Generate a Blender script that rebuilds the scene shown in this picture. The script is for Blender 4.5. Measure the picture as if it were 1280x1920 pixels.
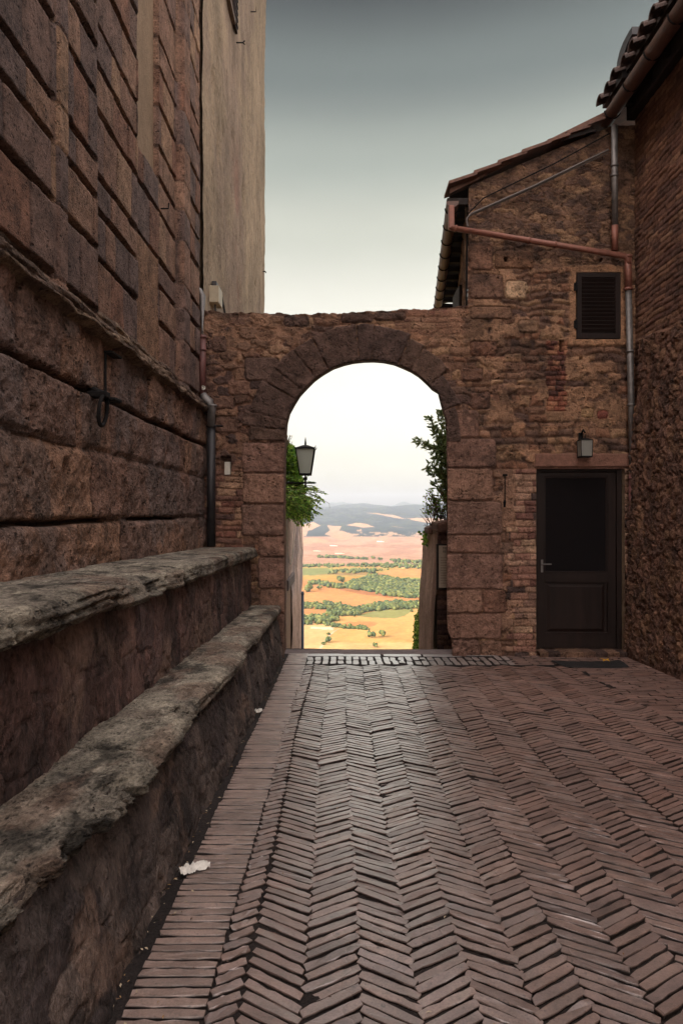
import bpy, math, random
import numpy as np
from math import radians as R, pi
from mathutils import Vector, Matrix

for o in list(bpy.data.objects): bpy.data.objects.remove(o)
S = bpy.context.scene
COL = S.collection

# ------------------------------------------------------------------ camera, sky, sun, exposure
cd = bpy.data.cameras.new('camera'); cam = bpy.data.objects.new('camera', cd); COL.objects.link(cam)
cam.location = (0, 0, 0); cam.rotation_euler = (R(90), 0, 0)
cd.sensor_fit = 'VERTICAL'; cd.sensor_height = 36; cd.lens = 24
cd.clip_start = 0.05; cd.clip_end = 60000
S.camera = cam
SUN_EL, SUN_AZ = R(27), math.atan2(-0.90, -0.38)      # azimuth from +Y towards +X
w = bpy.data.worlds.new("World"); S.world = w; w.use_nodes = True
nt = w.node_tree; nt.nodes.clear()
def wn(t, **k):
    n = nt.nodes.new(t)
    for a, b in k.items(): setattr(n, a, b)
    return n
sky = wn('ShaderNodeTexSky', sky_type='NISHITA', sun_disc=False, sun_elevation=SUN_EL, sun_rotation=SUN_AZ,
         altitude=400, air_density=1.0, dust_density=3.0, ozone_density=1.0)
hs = wn('ShaderNodeHueSaturation'); hs.inputs['Saturation'].default_value = 0.14
geo = wn('ShaderNodeTexCoord'); sep = wn('ShaderNodeSeparateXYZ')
nt.links.new(geo.outputs['Generated'], sep.inputs[0])
ramp = wn('ShaderNodeValToRGB'); cr = ramp.color_ramp; cr.interpolation = 'EASE'
cr.elements[0].position = 0.0; cr.elements[0].color = (.88, .82, .70, 1)
cr.elements[1].position = 1.0; cr.elements[1].color = (8.4, 7.3, 6.6, 1)
for p, c in ((0.10, (.95, .89, .75)), (0.18, (.98, .92, .77)), (0.285, (0.94, 0.89, 0.75)), (0.38, (0.78, 0.77, 0.635)), (0.46, (0.56, 0.59, 0.50)), (0.54, (0.30, 0.335, 0.305)), (0.62, (0.10, 0.115, 0.115)), (0.74, (2.3, 2.05, 1.98))):
    e = cr.elements.new(p); e.color = (*c, 1)
nt.links.new(sep.outputs['Z'], ramp.inputs[0])
# sky deepest in the north; boosted overhead and behind as added alley fill
mr = wn('ShaderNodeMapRange'); mr.inputs['From Min'].default_value = -0.7; mr.inputs['From Max'].default_value = 0.15
nt.links.new(sep.outputs['Y'], mr.inputs[0])
mx = wn('ShaderNodeMix', data_type='RGBA'); mx.inputs[6].default_value = (3.4, 2.95, 2.65, 1)
nt.links.new(mr.outputs[0], mx.inputs[0]); nt.links.new(ramp.outputs[0], mx.inputs[7])
mul = wn('ShaderNodeMix', data_type='RGBA', blend_type='MULTIPLY'); mul.inputs[0].default_value = 1
nt.links.new(sky.outputs[0], hs.inputs['Color']); nt.links.new(hs.outputs[0], mul.inputs[6]); nt.links.new(mx.outputs[2], mul.inputs[7])
sn_ = wn('ShaderNodeTexNoise'); sn_.inputs['Scale'].default_value = 2.2; sn_.inputs['Detail'].default_value = 5
smp = wn('ShaderNodeMapping'); smp.inputs['Scale'].default_value = (1, 1, 3); nt.links.new(geo.outputs['Generated'], smp.inputs[0]); nt.links.new(smp.outputs[0], sn_.inputs['Vector'])
smr = wn('ShaderNodeMapRange'); smr.inputs['From Min'].default_value = .3; smr.inputs['From Max'].default_value = .7; smr.inputs['To Min'].default_value = .93; smr.inputs['To Max'].default_value = 1.07; nt.links.new(sn_.outputs['Fac'], smr.inputs[0])
sms = wn('ShaderNodeVectorMath', operation='SCALE'); nt.links.new(mul.outputs[2], sms.inputs[0]); nt.links.new(smr.outputs[0], sms.inputs['Scale'])
bg = wn('ShaderNodeBackground'); bg.inputs[1].default_value = 0.12
out = wn('ShaderNodeOutputWorld')
nt.links.new(sms.outputs[0], bg.inputs[0]); nt.links.new(bg.outputs[0], out.inputs[0])

sl = bpy.data.lights.new('sun', 'SUN'); sl.energy = 2.1; sl.angle = R(0.5); sl.color = (1.0, 0.86, 0.66)
so = bpy.data.objects.new('sun', sl); COL.objects.link(so)
sd = Vector((math.sin(SUN_AZ)*math.cos(SUN_EL), math.cos(SUN_AZ)*math.cos(SUN_EL), math.sin(SUN_EL)))
so.rotation_euler = sd.to_track_quat('Z', 'Y').to_euler(); so.location = sd*40
S.view_settings.view_transform = 'Standard'; S.view_settings.look = 'None'
S.view_settings.gamma = 1; S.view_settings.exposure = 1.3

# ------------------------------------------------------------------ helpers
random.seed(7); rng = np.random.RandomState(11)
F = 1280.0; CX = 640.0; CY = 960.0; D = 8.07
def P(px, py, d): return Vector(((px-CX)/F*d, d, (CY-py)/F*d))
def G(y): return -1.365 - 0.0405*y                      # height of the sloping alley floor
def s2l(c):
    c = np.asarray(c, float)/255.0
    return np.where(c <= 0.04045, c/12.92, ((c+0.055)/1.055)**2.4)

_perm = np.random.RandomState(3).rand(256, 256)
def vnoise(x, y, seed=0):
    x = np.asarray(x, float)+seed*17.31; y = np.asarray(y, float)+seed*9.77
    xi = np.floor(x).astype(int); yi = np.floor(y).astype(int); fx = x-xi; fy = y-yi
    fx = fx*fx*(3-2*fx); fy = fy*fy*(3-2*fy)
    a = _perm[xi % 256, yi % 256]; b = _perm[(xi+1) % 256, yi % 256]
    c = _perm[xi % 256, (yi+1) % 256]; d = _perm[(xi+1) % 256, (yi+1) % 256]
    return (a*(1-fx)+b*fx)*(1-fy)+(c*(1-fx)+d*fx)*fy
def fbm(x, y, o=4, seed=0, g=0.5):
    s = 0; a = 1; t = 0; x = np.asarray(x, float); y = np.asarray(y, float)
    for i in range(o):
        s = s+a*vnoise(x*2**i, y*2**i, seed+i*3.3); t += a; a *= g
    return s/t
def ss(a, b, x):
    t = np.clip((x-a)/(b-a), 0, 1); return t*t*(3-2*t)
def hash1(k, seed=0):
    return np.mod(np.sin(k*12.9898+seed*78.233)*43758.5453, 1.0)

def coursed(U, V, edges, lmin, lmax, seed=0, warp=0, ws=1.0):
    """courses of stones: returns distance to nearest joint, joint direction flag, id in 0..1 (two)"""
    r = np.random.RandomState(seed)
    Vw = V + warp*(fbm(U*ws, V*ws, 3, seed)-0.5)*2; Uw = U + warp*(fbm(U*ws, V*ws, 3, seed+5)-0.5)*2
    edges = np.asarray(edges, float)
    k = np.clip(np.searchsorted(edges, Vw)-1, 0, len(edges)-2)
    dv = np.minimum(Vw-edges[k], edges[k+1]-Vw)
    du = np.zeros_like(U); sid = np.zeros_like(U)
    u0, u1 = Uw.min()-lmax, Uw.max()+lmax
    for i in range(len(edges)-1):
        m = k == i
        if not m.any(): continue
        j = [u0+r.rand()*lmax]
        while j[-1] < u1: j.append(j[-1]+lmin+(lmax-lmin)*r.rand())
        j = np.array([u0-lmax]+j+[u1+lmax])
        q = np.clip(np.searchsorted(j, Uw[m])-1, 0, len(j)-2)
        du[m] = np.minimum(Uw[m]-j[q], j[q+1]-Uw[m]); sid[m] = i*97.3+q*1.7
    return np.minimum(du, dv), dv, hash1(sid, seed+1), hash1(sid, seed+2)
def voronoi(U, V, cx, cy, jit=0.9, seed=0, warp=0.0):
    x = U/cx; y = V/cy
    if warp:
        x = x+warp*(fbm(x*2, y*2, 3, seed)-0.5); y = y+warp*(fbm(x*2, y*2, 3, seed+8)-0.5)
    xi = np.floor(x); yi = np.floor(y)
    f1 = np.full(U.shape, 9.); f2 = np.full(U.shape, 9.); i1 = np.zeros(U.shape)
    for dx in (-1, 0, 1):
        for dy in (-1, 0, 1):
            gx = xi+dx; gy = yi+dy
            hx = hash1(gx*1.37+gy*57.1, seed); hy = hash1(gx*3.11+gy*21.7, seed+4)
            px = gx+0.5+(hx-0.5)*jit; py = gy+0.5+(hy-0.5)*jit
            dd = np.hypot((x-px), (y-py))
            n = dd < f1
            f2 = np.where(n, f1, np.minimum(f2, dd)); f1 = np.where(n, dd, f1)
            i1 = np.where(n, gx*7.7+gy*131.3, i1)
    return f2-f1, hash1(i1, seed+1), hash1(i1, seed+2)
def pal(t, cols):
    """pick colours from a palette by t in 0..1 (sRGB 0-255 in, linear out)"""
    cols = s2l(np.array(cols)); n = len(cols)
    return cols[np.clip((t*n).astype(int), 0, n-1)]

def link(o, parent=None):
    COL.objects.link(o)
    if parent is not None:
        o.parent = parent
        if parent.type == 'EMPTY': o.matrix_parent_inverse = Matrix.Translation(-parent.location)
    return o
def tag(o, label=None, cat=None, group=None, kind=None):
    if label: o['label'] = label
    if cat: o['category'] = cat
    if group: o['group'] = group
    if kind: o['kind'] = kind
    return o
def empty(name, loc, label, cat, group=None):
    o = bpy.data.objects.new(name, None); o.location = loc; o.empty_display_size = 0.1; link(o)
    return tag(o, label, cat, group)
def np_mesh(name, V, Fq, mat, parent=None, col=None, smooth=True, attr2=None):
    V = np.asarray(V, np.float32).reshape(-1, 3)
    me = bpy.data.meshes.new(name)
    if isinstance(Fq, np.ndarray):
        n = len(Fq); k = Fq.shape[1]
        me.vertices.add(len(V)); me.vertices.foreach_set('co', V.ravel())
        me.loops.add(n*k); me.loops.foreach_set('vertex_index', Fq.astype(np.int32).ravel())
        me.polygons.add(n); me.polygons.foreach_set('loop_start', np.arange(0, n*k, k, dtype=np.int32))
        me.polygons.foreach_set('loop_total', np.full(n, k, np.int32))
        me.update(calc_edges=True); me.validate()
    else:
        me.from_pydata(V.tolist(), [], Fq); me.update()
    if smooth: me.polygons.foreach_set('use_smooth', np.ones(len(me.polygons), bool))
    if col is not None:
        a = me.color_attributes.new('Col', 'FLOAT_COLOR', 'POINT')
        c = np.ones((len(V), 4), np.float32); c[:, :3] = np.asarray(col).reshape(-1, 3)
        a.data.foreach_set('color', c.ravel())
    if mat: me.materials.append(mat)
    o = bpy.data.objects.new(name, me)
    return link(o, parent)
def grid_mesh(name, Pos, col, mask, mat, parent=None):
    """Pos (n,m,3), mask per cell (n-1,m-1)"""
    n, m = Pos.shape[:2]
    idx = np.arange(n*m).reshape(n, m)
    q = np.stack([idx[:-1, :-1], idx[:-1, 1:], idx[1:, 1:], idx[1:, :-1]], -1)
    q = q[mask] if mask is not None else q.reshape(-1, 4)
    used = np.zeros(n*m, bool); used[q.ravel()] = True
    rm = np.cumsum(used)-1
    return np_mesh(name, Pos.reshape(-1, 3)[used], rm[q], mat, parent, col.reshape(-1, 3)[used])
class MB:
    """collects simple shapes; build() links them as ONE mesh"""
    def __init__(s): s.v = []; s.f = []
    def add(s, vs, fs):
        b = len(s.v); s.v += [tuple(v) for v in vs]; s.f += [tuple(b+i for i in f) for f in fs]; return s
    def box(s, a, b, bev=0.0, rot=None, piv=None):
        x0, y0, z0 = [min(a[i], b[i]) for i in range(3)]; x1, y1, z1 = [max(a[i], b[i]) for i in range(3)]
        e = min(bev, (x1-x0)*.45, (y1-y0)*.45, (z1-z0)*.45)
        if e <= 0:
            vs = [(x, y, z) for z in (z0, z1) for y in (y0, y1) for x in (x0, x1)]
            fs = [(0, 2, 3, 1), (4, 5, 7, 6), (0, 1, 5, 4), (2, 6, 7, 3), (0, 4, 6, 2), (1, 3, 7, 5)]
        else:
            import bmesh
            bm = bmesh.new(); bmesh.ops.create_cube(bm, size=1)
            for v in bm.verts:
                v.co = Vector(((x0+x1)/2+v.co.x*(x1-x0), (y0+y1)/2+v.co.y*(y1-y0), (z0+z1)/2+v.co.z*(z1-z0)))
            bmesh.ops.bevel(bm, geom=bm.edges[:], offset=e, segments=2, affect='EDGES', profile=0.5)
            bm.verts.index_update()
            vs = [v.co.copy() for v in bm.verts]; fs = [[v.index for v in f.verts] for f in bm.faces]; bm.free()
        if rot is not None:
            pv = Vector(piv) if piv is not None else Vector(((x0+x1)/2, (y0+y1)/2, (z0+z1)/2))
            vs = [rot @ (Vector(v)-pv)+pv for v in vs]
        return s.add(vs, fs)
    def tube(s, pts, r, n=12, cap=True):
        pts = [Vector(p) for p in pts]; rr = r if isinstance(r, (list, tuple)) else [r]*len(pts)
        rings = []; up = None
        for i, p in enumerate(pts):
            t = (pts[min(i+1, len(pts)-1)]-pts[max(i-1, 0)]).normalized()
            if up is None: up = Vector((0, 0, 1)) if abs(t.z) < .9 else Vector((1, 0, 0))
            a = t.cross(up).normalized(); b = t.cross(a).normalized(); up = -b if False else up
            rings.append([p+(a*math.cos(q*2*pi/n)+b*math.sin(q*2*pi/n))*rr[i] for q in range(n)])
        vs = [v for rg in rings for v in rg]
        fs = [(i*n+q, i*n+(q+1) % n, (i+1)*n+(q+1) % n, (i+1)*n+q) for i in range(len(pts)-1) for q in range(n)]
        if cap: fs += [tuple(range(n-1, -1, -1)), tuple((len(pts)-1)*n+q for q in range(n))]
        return s.add(vs, fs)
    def frustum(s, c, z0, z1, a0, b0, a1, b1):
        """four-sided tapered block about c=(x,y)"""
        vs = [(c[0]+sx*a, c[1]+sy*b, z) for z, a, b in ((z0, a0, b0), (z1, a1, b1)) for sx, sy in ((-1, -1), (1, -1), (1, 1), (-1, 1))]
        return s.add(vs, [(3, 2, 1, 0), (4, 5, 6, 7), (0, 1, 5, 4), (1, 2, 6, 5), (2, 3, 7, 6), (3, 0, 4, 7)])
    def build(s, name, mat, parent=None, smooth=False):
        o = np_mesh(name, [tuple(v) for v in s.v], s.f, mat, parent, None, False)
        if smooth:
            o.data.polygons.foreach_set('use_smooth', np.array([len(p.vertices) <= 4 for p in o.data.polygons]))
        return o

# ------------------------------------------------------------------ materials
def newmat(name):
    m = bpy.data.materials.new(name); m.use_nodes = True; t = m.node_tree; t.nodes.clear()
    o = t.nodes.new('ShaderNodeOutputMaterial'); b = t.nodes.new('ShaderNodeBsdfPrincipled')
    t.links.new(b.outputs[0], o.inputs[0]); return m, t, b
def N(t, k, **kw):
    n = t.nodes.new(k)
    for a, b in kw.items(): setattr(n, a, b)
    return n
def noise(t, vec, scale, detail=6, rough=0.6, dist=0.0):
    n = N(t, 'ShaderNodeTexNoise'); n.inputs['Scale'].default_value = scale; n.inputs['Detail'].default_value = detail
    n.inputs['Roughness'].default_value = rough; n.inputs['Distortion'].default_value = dist
    t.links.new(vec, n.inputs['Vector']); return n.outputs['Fac']
def rng_(t, v, a, b, c, d):
    m = N(t, 'ShaderNodeMapRange'); m.inputs[1].default_value = a; m.inputs[2].default_value = b
    m.inputs[3].default_value = c; m.inputs[4].default_value = d; t.links.new(v, m.inputs[0]); return m.outputs[0]
def stone_mat(name, base=None, rough=0.9, g1=18, g2=70, var=0.35, pit=0.5, pscale=45, bump=0.012, spec=0.3, stain=None, stscale=2.2, stretch=(1, 1, 1)):
    """attribute colour x mottling; pits and grain as bump; optional dark lichen/dirt stains"""
    m, t, b = newmat(name)
    tc = N(t, 'ShaderNodeNewGeometry')
    mp = N(t, 'ShaderNodeMapping'); mp.inputs['Scale'].default_value = stretch
    t.links.new(tc.outputs['Position'], mp.inputs[0]); vec = mp.outputs[0]
    if base is None:
        a = N(t, 'ShaderNodeAttribute'); a.attribute_name = 'Col'; c = a.outputs['Color']
    else:
        a = N(t, 'ShaderNodeRGB'); a.outputs[0].default_value = (*s2l(base), 1); c = a.outputs[0]
    n1 = noise(t, vec, g1, 8, 0.7); n2 = noise(t, vec, g2, 4, 0.7); n3 = noise(t, vec, g1*0.22, 4, 0.6)
    ad = N(t, 'ShaderNodeMath', operation='ADD'); t.links.new(n1, ad.inputs[0]); t.links.new(n2, ad.inputs[1])
    ad2 = N(t, 'ShaderNodeMath', operation='ADD'); t.links.new(ad.outputs[0], ad2.inputs[0]); t.links.new(n3, ad2.inputs[1])
    f = rng_(t, ad2.outputs[0], 1.15, 1.85, 1-var, 1+var)
    vo = N(t, 'ShaderNodeTexVoronoi'); vo.inputs['Scale'].default_value = pscale; t.links.new(vec, vo.inputs['Vector'])
    vo.inputs['Randomness'].default_value = 1
    pm = rng_(t, noise(t, vec, pscale*0.35, 5, 0.75), 0.50, 0.60, 0, 1)
    pv = rng_(t, vo.outputs['Distance'], 0.15, 0.45, 1, 0)
    pp = N(t, 'ShaderNodeMath', operation='MULTIPLY'); t.links.new(pm, pp.inputs[0]); t.links.new(pv, pp.inputs[1])
    dk = rng_(t, pp.outputs[0], 0, 1, 1, 1-0.75*pit)
    mm = N(t, 'ShaderNodeMath', operation='MULTIPLY'); t.links.new(f, mm.inputs[0]); t.links.new(dk, mm.inputs[1])
    mc = N(t, 'ShaderNodeVectorMath', operation='SCALE'); t.links.new(c, mc.inputs[0]); t.links.new(mm.outputs[0], mc.inputs['Scale'])
    res = mc.outputs[0]
    if stain:
        sm = rng_(t, noise(t, vec, stscale, 8, 0.72, 0.4), stain[1], stain[1]+0.14, 0, stain[2])
        mxn = N(t, 'ShaderNodeMix', data_type='RGBA'); t.links.new(sm, mxn.inputs[0]); t.links.new(res, mxn.inputs[6])
        mxn.inputs[7].default_value = (*s2l(stain[0]), 1); res = mxn.outputs[2]
    t.links.new(res, b.inputs['Base Color'])
    b.inputs['Roughness'].default_value = rough; b.inputs['Specular IOR Level'].default_value = spec
    hh = N(t, 'ShaderNodeMath', operation='MULTIPLY_ADD'); t.links.new(pp.outputs[0], hh.inputs[0]); hh.inputs[1].default_value = -1.4*pit
    t.links.new(ad.outputs[0], hh.inputs[2])
    bp = N(t, 'ShaderNodeBump'); bp.inputs['Distance'].default_value = bump; bp.inputs['Strength'].default_value = 0.9
    t.links.new(hh.outputs[0], bp.inputs['Height']); t.links.new(bp.outputs[0], b.inputs['Normal'])
    return m
def plain(name, c, rough=0.6, metal=0.0, nz=12, var=0.2, bump=0.002, spec=0.5, streak=False):
    m, t, b = newmat(name)
    tc = N(t, 'ShaderNodeNewGeometry'); mp = N(t, 'ShaderNodeMapping'); t.links.new(tc.outputs['Position'], mp.inputs[0])
    if streak: mp.inputs['Scale'].default_value = (1, 1, 0.12)
    n1 = noise(t, mp.outputs[0], nz, 7, 0.65)
    f = rng_(t, n1, 0.3, 0.7, 1-var, 1+var)
    a = N(t, 'ShaderNodeRGB'); a.outputs[0].default_value = (*s2l(c), 1)
    mc = N(t, 'ShaderNodeVectorMath', operation='SCALE'); t.links.new(a.outputs[0], mc.inputs[0]); t.links.new(f, mc.inputs['Scale'])
    t.links.new(mc.outputs[0], b.inputs['Base Color'])
    rr = rng_(t, n1, 0.3, 0.7, max(rough-0.12, 0.03), min(rough+0.12, 1)); t.links.new(rr, b.inputs['Roughness'])
    b.inputs['Metallic'].default_value = metal; b.inputs['Specular IOR Level'].default_value = spec
    bp = N(t, 'ShaderNodeBump'); bp.inputs['Distance'].default_value = bump
    t.links.new(noise(t, mp.outputs[0], nz*6, 4), bp.inputs['Height']); t.links.new(bp.outputs[0], b.inputs['Normal'])
    return m
def attr_mat(name, rough=0.6, bump=0.003, nz=60, var=0.2, spec=0.4, transl=0.0):
    m, t, b = newmat(name)
    tc = N(t, 'ShaderNodeNewGeometry'); vec = tc.outputs['Position']
    a = N(t, 'ShaderNodeAttribute'); a.attribute_name = 'Col'
    f = rng_(t, noise(t, vec, nz, 6, 0.7), 0.3, 0.7, 1-var, 1+var)
    mc = N(t, 'ShaderNodeVectorMath', operation='SCALE'); t.links.new(a.outputs['Color'], mc.inputs[0]); t.links.new(f, mc.inputs['Scale'])
    t.links.new(mc.outputs[0], b.inputs['Base Color']); b.inputs['Roughness'].default_value = rough
    b.inputs['Specular IOR Level'].default_value = spec
    if bump:
        bp = N(t, 'ShaderNodeBump'); bp.inputs['Distance'].default_value = bump
        t.links.new(noise(t, vec, nz*2.2, 5, 0.7), bp.inputs['Height']); t.links.new(bp.outputs[0], b.inputs['Normal'])
    if transl:
        tr = N(t, 'ShaderNodeBsdfTranslucent'); t.links.new(mc.outputs[0], tr.inputs[0])
        mxs = N(t, 'ShaderNodeMixShader'); mxs.inputs[0].default_value = transl
        t.links.new(b.outputs[0], mxs.inputs[1]); t.links.new(tr.outputs[0], mxs.inputs[2])
        t.links.new(mxs.outputs[0], [n for n in t.nodes if n.type == 'OUTPUT_MATERIAL'][0].inputs[0])
    return m

M = {}
M['wall'] = stone_mat('rubble_wall', var=0.65, pit=0.7, pscale=30, bump=0.03, g1=22, g2=70)
M['rustic'] = stone_mat('rusticated_sandstone', var=0.75, pit=1.0, pscale=48, bump=0.026, g1=30, g2=95, stain=((70, 62, 60), 0.60, 0.55), stscale=2.6)
M['rock'] = stone_mat('rock_faced_travertine', var=0.8, pit=1.1, pscale=34, bump=0.04, g1=22, g2=70, stain=((84, 76, 74), 0.58, 0.55), stscale=3.4)
M['bench'] = stone_mat('bench_travertine', var=0.85, pit=1.0, pscale=46, bump=0.035, g1=20, g2=75, stretch=(1.3, 0.8, 1.8))
M['benchbase'] = stone_mat('bench_base_plaster', var=0.7, pit=0.5, pscale=30, bump=0.03, g1=14, g2=60, stretch=(1, 1, .5), stain=((42, 36, 36), 0.5, 0.8), stscale=4)
M['tower'] = stone_mat('old_lime_plaster', var=0.42, pit=0.45, pscale=14, bump=0.04, g1=7, g2=30, stretch=(1, 1.0, 0.6), stain=((120, 92, 78), 0.60, 0.45), stscale=1.6)
M['brickwall'] = stone_mat('old_brick', var=0.45, pit=0.4, pscale=50, bump=0.018, g1=22, g2=90, stain=((48, 36, 32), 0.55, 0.7), stscale=2.4)
M['rubble'] = stone_mat('coarse_rubble', var=0.6, pit=1.0, pscale=30, bump=0.035, g1=14, g2=60)
M['soldier'] = attr_mat('grey_worn_brick', 0.5, 0.004, 60, 0.3)
M['ground'] = stone_mat('joint_dirt', base=(40, 33, 31), var=0.6, pit=0.3, bump=0.02)
M['threshold'] = stone_mat('threshold_concrete', base=(118, 106, 104), var=0.3, pit=0.6, pscale=80, bump=0.006, rough=0.8)
M['lintel'] = stone_mat('terracotta_lintel', base=(132, 96, 82), var=0.4, pit=0.2, bump=0.008, stain=((85, 62, 55), 0.5, 0.7))
M['wood'] = plain('dark_stained_wood', (36, 25, 22), 0.55, 0, 9, 0.45, 0.002, 0.25, streak=True)
M['shutter'] = plain('weathered_brown_shutter', (40, 30, 28), 0.7, 0, 14, 0.45, 0.002, 0.25, streak=True)
M['lanedoor'] = plain('brown_lane_door', (120, 88, 72), 0.7, 0, 12, 0.3, 0.003, streak=True)
M['oldwood'] = plain('grey_old_wood', (96, 80, 70), 0.8, 0, 16, 0.4, 0.004, streak=True)
M['iron'] = plain('black_wrought_iron', (26, 24, 24), 0.8, 0.0, 40, 0.4, 0.002, 0.2)
M['copper'] = plain('painted_copper_pipe', (128, 82, 68), 0.5, 0.2, 16, 0.28, 0.002)
M['gutter'] = plain('weathered_brown_gutter', (96, 70, 60), 0.55, 0.1, 16, 0.35, 0.002)
M['drain'] = plain('slate_blue_drainpipe', (70, 80, 92), 0.5, 0.1, 14, 0.2, 0.001)
M['zinc'] = plain('aged_zinc_pipe', (120, 116, 114), 0.5, 0.5, 14, 0.32, 0.002)
M['redpipe'] = plain('red_oxide_pipe', (104, 66, 62), 0.55, 0.1, 14, 0.4, 0.002)
M['blackpipe'] = plain('black_pipe', (46, 44, 46), 0.5, 0.2, 18, 0.3, 0.001)
M['cable'] = plain('grey_cable', (92, 84, 80), 0.6, 0, 20, 0.2, 0.001)
M['tile'] = plain('terracotta_tile', (112, 82, 70), 0.85, 0, 18, 0.4, 0.006)
M['tile_dark'] = plain('sooty_curved_tile', (70, 53, 47), 0.9, 0, 18, 0.4, 0.006)
M['darkwood'] = plain('eave_timber', (40, 31, 28), 0.8, 0, 14, 0.35, 0.003)
M['plaster'] = stone_mat('beige_plaster', base=(140, 118, 96), var=0.25, pit=0.2, bump=0.01)
M['white'] = plain('white_plate', (196, 190, 178), 0.6, 0, 30, 0.12, 0.001)
M['paper'] = plain('white_paper', (214, 210, 202), 0.8, 0, 20, 0.08, 0.002)
M['sign'] = plain('enamel_board', (176, 160, 142), 0.6, 0, 20, 0.12, 0.001)
M['ink'] = plain('dark_ink', (44, 40, 40), 0.7)
M['rubber'] = plain('black_rubber', (30, 28, 29), 0.85, 0, 60, 0.3, 0.004)
M['yellow'] = plain('yellow_leaf', (210, 160, 40), 0.7)
M['box'] = plain('cream_enclosure', (160, 148, 126), 0.5, 0, 20, 0.12, 0.001)
M['leaf'] = attr_mat('leaf', 0.5, 0, 30, 0.25, 0.3, 0.5)
M['bark'] = plain('bark', (92, 74, 60), 0.9, 0, 30, 0.4, 0.004)
M['terrain'] = attr_mat('fields', 0.95, 0, 0.02, 0.10, 0.05)
M['wood_far'] = attr_mat('distant_foliage', 0.9, 0, 0.12, 0.25, 0.1)
m, t, b = newmat('dark_glass'); b.inputs['Base Color'].default_value = (0.012, 0.011, 0.012, 1); b.inputs['Roughness'].default_value = 0.06; b.inputs['Specular IOR Level'].default_value = 0.35; M['glass'] = m
tc = N(t, 'ShaderNodeNewGeometry'); bp = N(t, 'ShaderNodeBump'); bp.inputs['Distance'].default_value = 0.002; t.links.new(noise(t, tc.outputs['Position'], 3, 2), bp.inputs['Height']); t.links.new(bp.outputs[0], b.inputs['Normal'])
m, t, b = newmat('frosted_lantern_glass'); b.inputs['Base Color'].default_value = (0.46, 0.46, 0.42, 1); b.inputs['Roughness'].default_value = 0.55; b.inputs['Transmission Weight'].default_value = 0.55; M['frost'] = m

# ------------------------------------------------------------------ alley floor (brick paving)
def und(x, y):                                           # gentle unevenness of the old paving
    return (fbm(x*1.3, y*1.3, 3, 21)-0.5)*0.035
def bricks(name, L, mat, kind='structure', npts=14):
    """L: list of (cx, cy, len, wid, angle, colour, dz, tiltx, tilty)"""
    L = np.array([[*a[:5], *a[5], *a[6:9], (a[9] if len(a) > 9 else 0.)] for a in L]); n = len(L)
    k = npts; per = []
    m = (k-4)//2
    top = [(-1+2*(i+1)/(m+1), 1) for i in range(m)]; bot = [(1-2*(i+1)/(m+1), -1) for i in range(m)]
    out = [(-1, .82), *[(x, y) for x, y in top], (1, .82), (1, -.82), *bot, (-1, -.82)]
    out = np.array(out); k = len(out)
    r = np.random.RandomState(5)
    hx = L[:, 2]/2; hy = L[:, 3]/2; ca = np.cos(L[:, 4]); sa = np.sin(L[:, 4])
    V = []; 
    jit = r.normal(0, 0.0012, (n, k, 2)); chip = (r.rand(n, k) < .06)*r.uniform(.003, .010, (n, k)); jit -= (chip[..., None]*np.sign(out)[None])*np.array([1, .45])
    for ring, (ins, z) in enumerate(((0.0, -0.03), (0.0, -0.004), (0.0020, 0.0))):
        ox = out[None, :, 0]*(hx[:, None]-ins)+jit[..., 0]; oy = out[None, :, 1]*(hy[:, None]-ins)+jit[..., 1]; ox = ox+oy*L[:, 11, None]
        x = L[:, 0, None]+ox*ca[:, None]-oy*sa[:, None]; y = L[:, 1, None]+ox*sa[:, None]+oy*ca[:, None]
        zz = z+L[:, 8, None]+G(L[:, 1, None])+und(L[:, 0], L[:, 1])[:, None]+(y-L[:, 1, None])*(-0.0405+L[:, 10, None])+(x-L[:, 0, None])*L[:, 9, None]
        zz = zz+r.normal(0, 0.0009, zz.shape)
        V.append(np.stack([x, y, zz], -1))
    V = np.stack(V, 1)                                    # n,3,k,3
    base = (np.arange(n)*3*k)[:, None]
    fs = []
    i = np.arange(k); j = (i+1) % k
    q = np.concatenate([np.stack([a*k+i, a*k+j, (a+1)*k+j, (a+1)*k+i], -1) for a in (0, 1)])
    quads = (base[:, :, None]+q[None]).reshape(-1, 4)
    tops = (base+2*k+i[None])
    Vf = V.reshape(-1, 3).astype(np.float32)
    me = bpy.data.meshes.new(name)
    nq = len(quads); ntp = len(tops)
    me.vertices.add(len(Vf)); me.vertices.foreach_set('co', Vf.ravel())
    me.loops.add(nq*4+ntp*k); me.loops.foreach_set('vertex_index', np.concatenate([quads.ravel(), tops.ravel()]).astype(np.int32))
    me.polygons.add(nq+ntp)
    me.polygons.foreach_set('loop_start', np.concatenate([np.arange(nq)*4, nq*4+np.arange(ntp)*k]).astype(np.int32))
    me.polygons.foreach_set('loop_total', np.concatenate([np.full(nq, 4), np.full(ntp, k)]).astype(np.int32))
    me.update(calc_edges=True); me.validate(); me.polygons.foreach_set('use_smooth', np.zeros(len(me.polygons), bool))
    a = me.color_attributes.new('Col', 'FLOAT_COLOR', 'POINT'); c = np.ones((n, 3*k, 4), np.float32); c[..., :3] = L[:, None, 5:8]; c[:, :2*k, :3] = s2l((44, 36, 33))   # soil on the sides
    a.data.foreach_set('color', c.ravel()); me.materials.append(mat)
    o = bpy.data.objects.new(name, me); link(o); o['kind'] = kind
    return o
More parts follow.
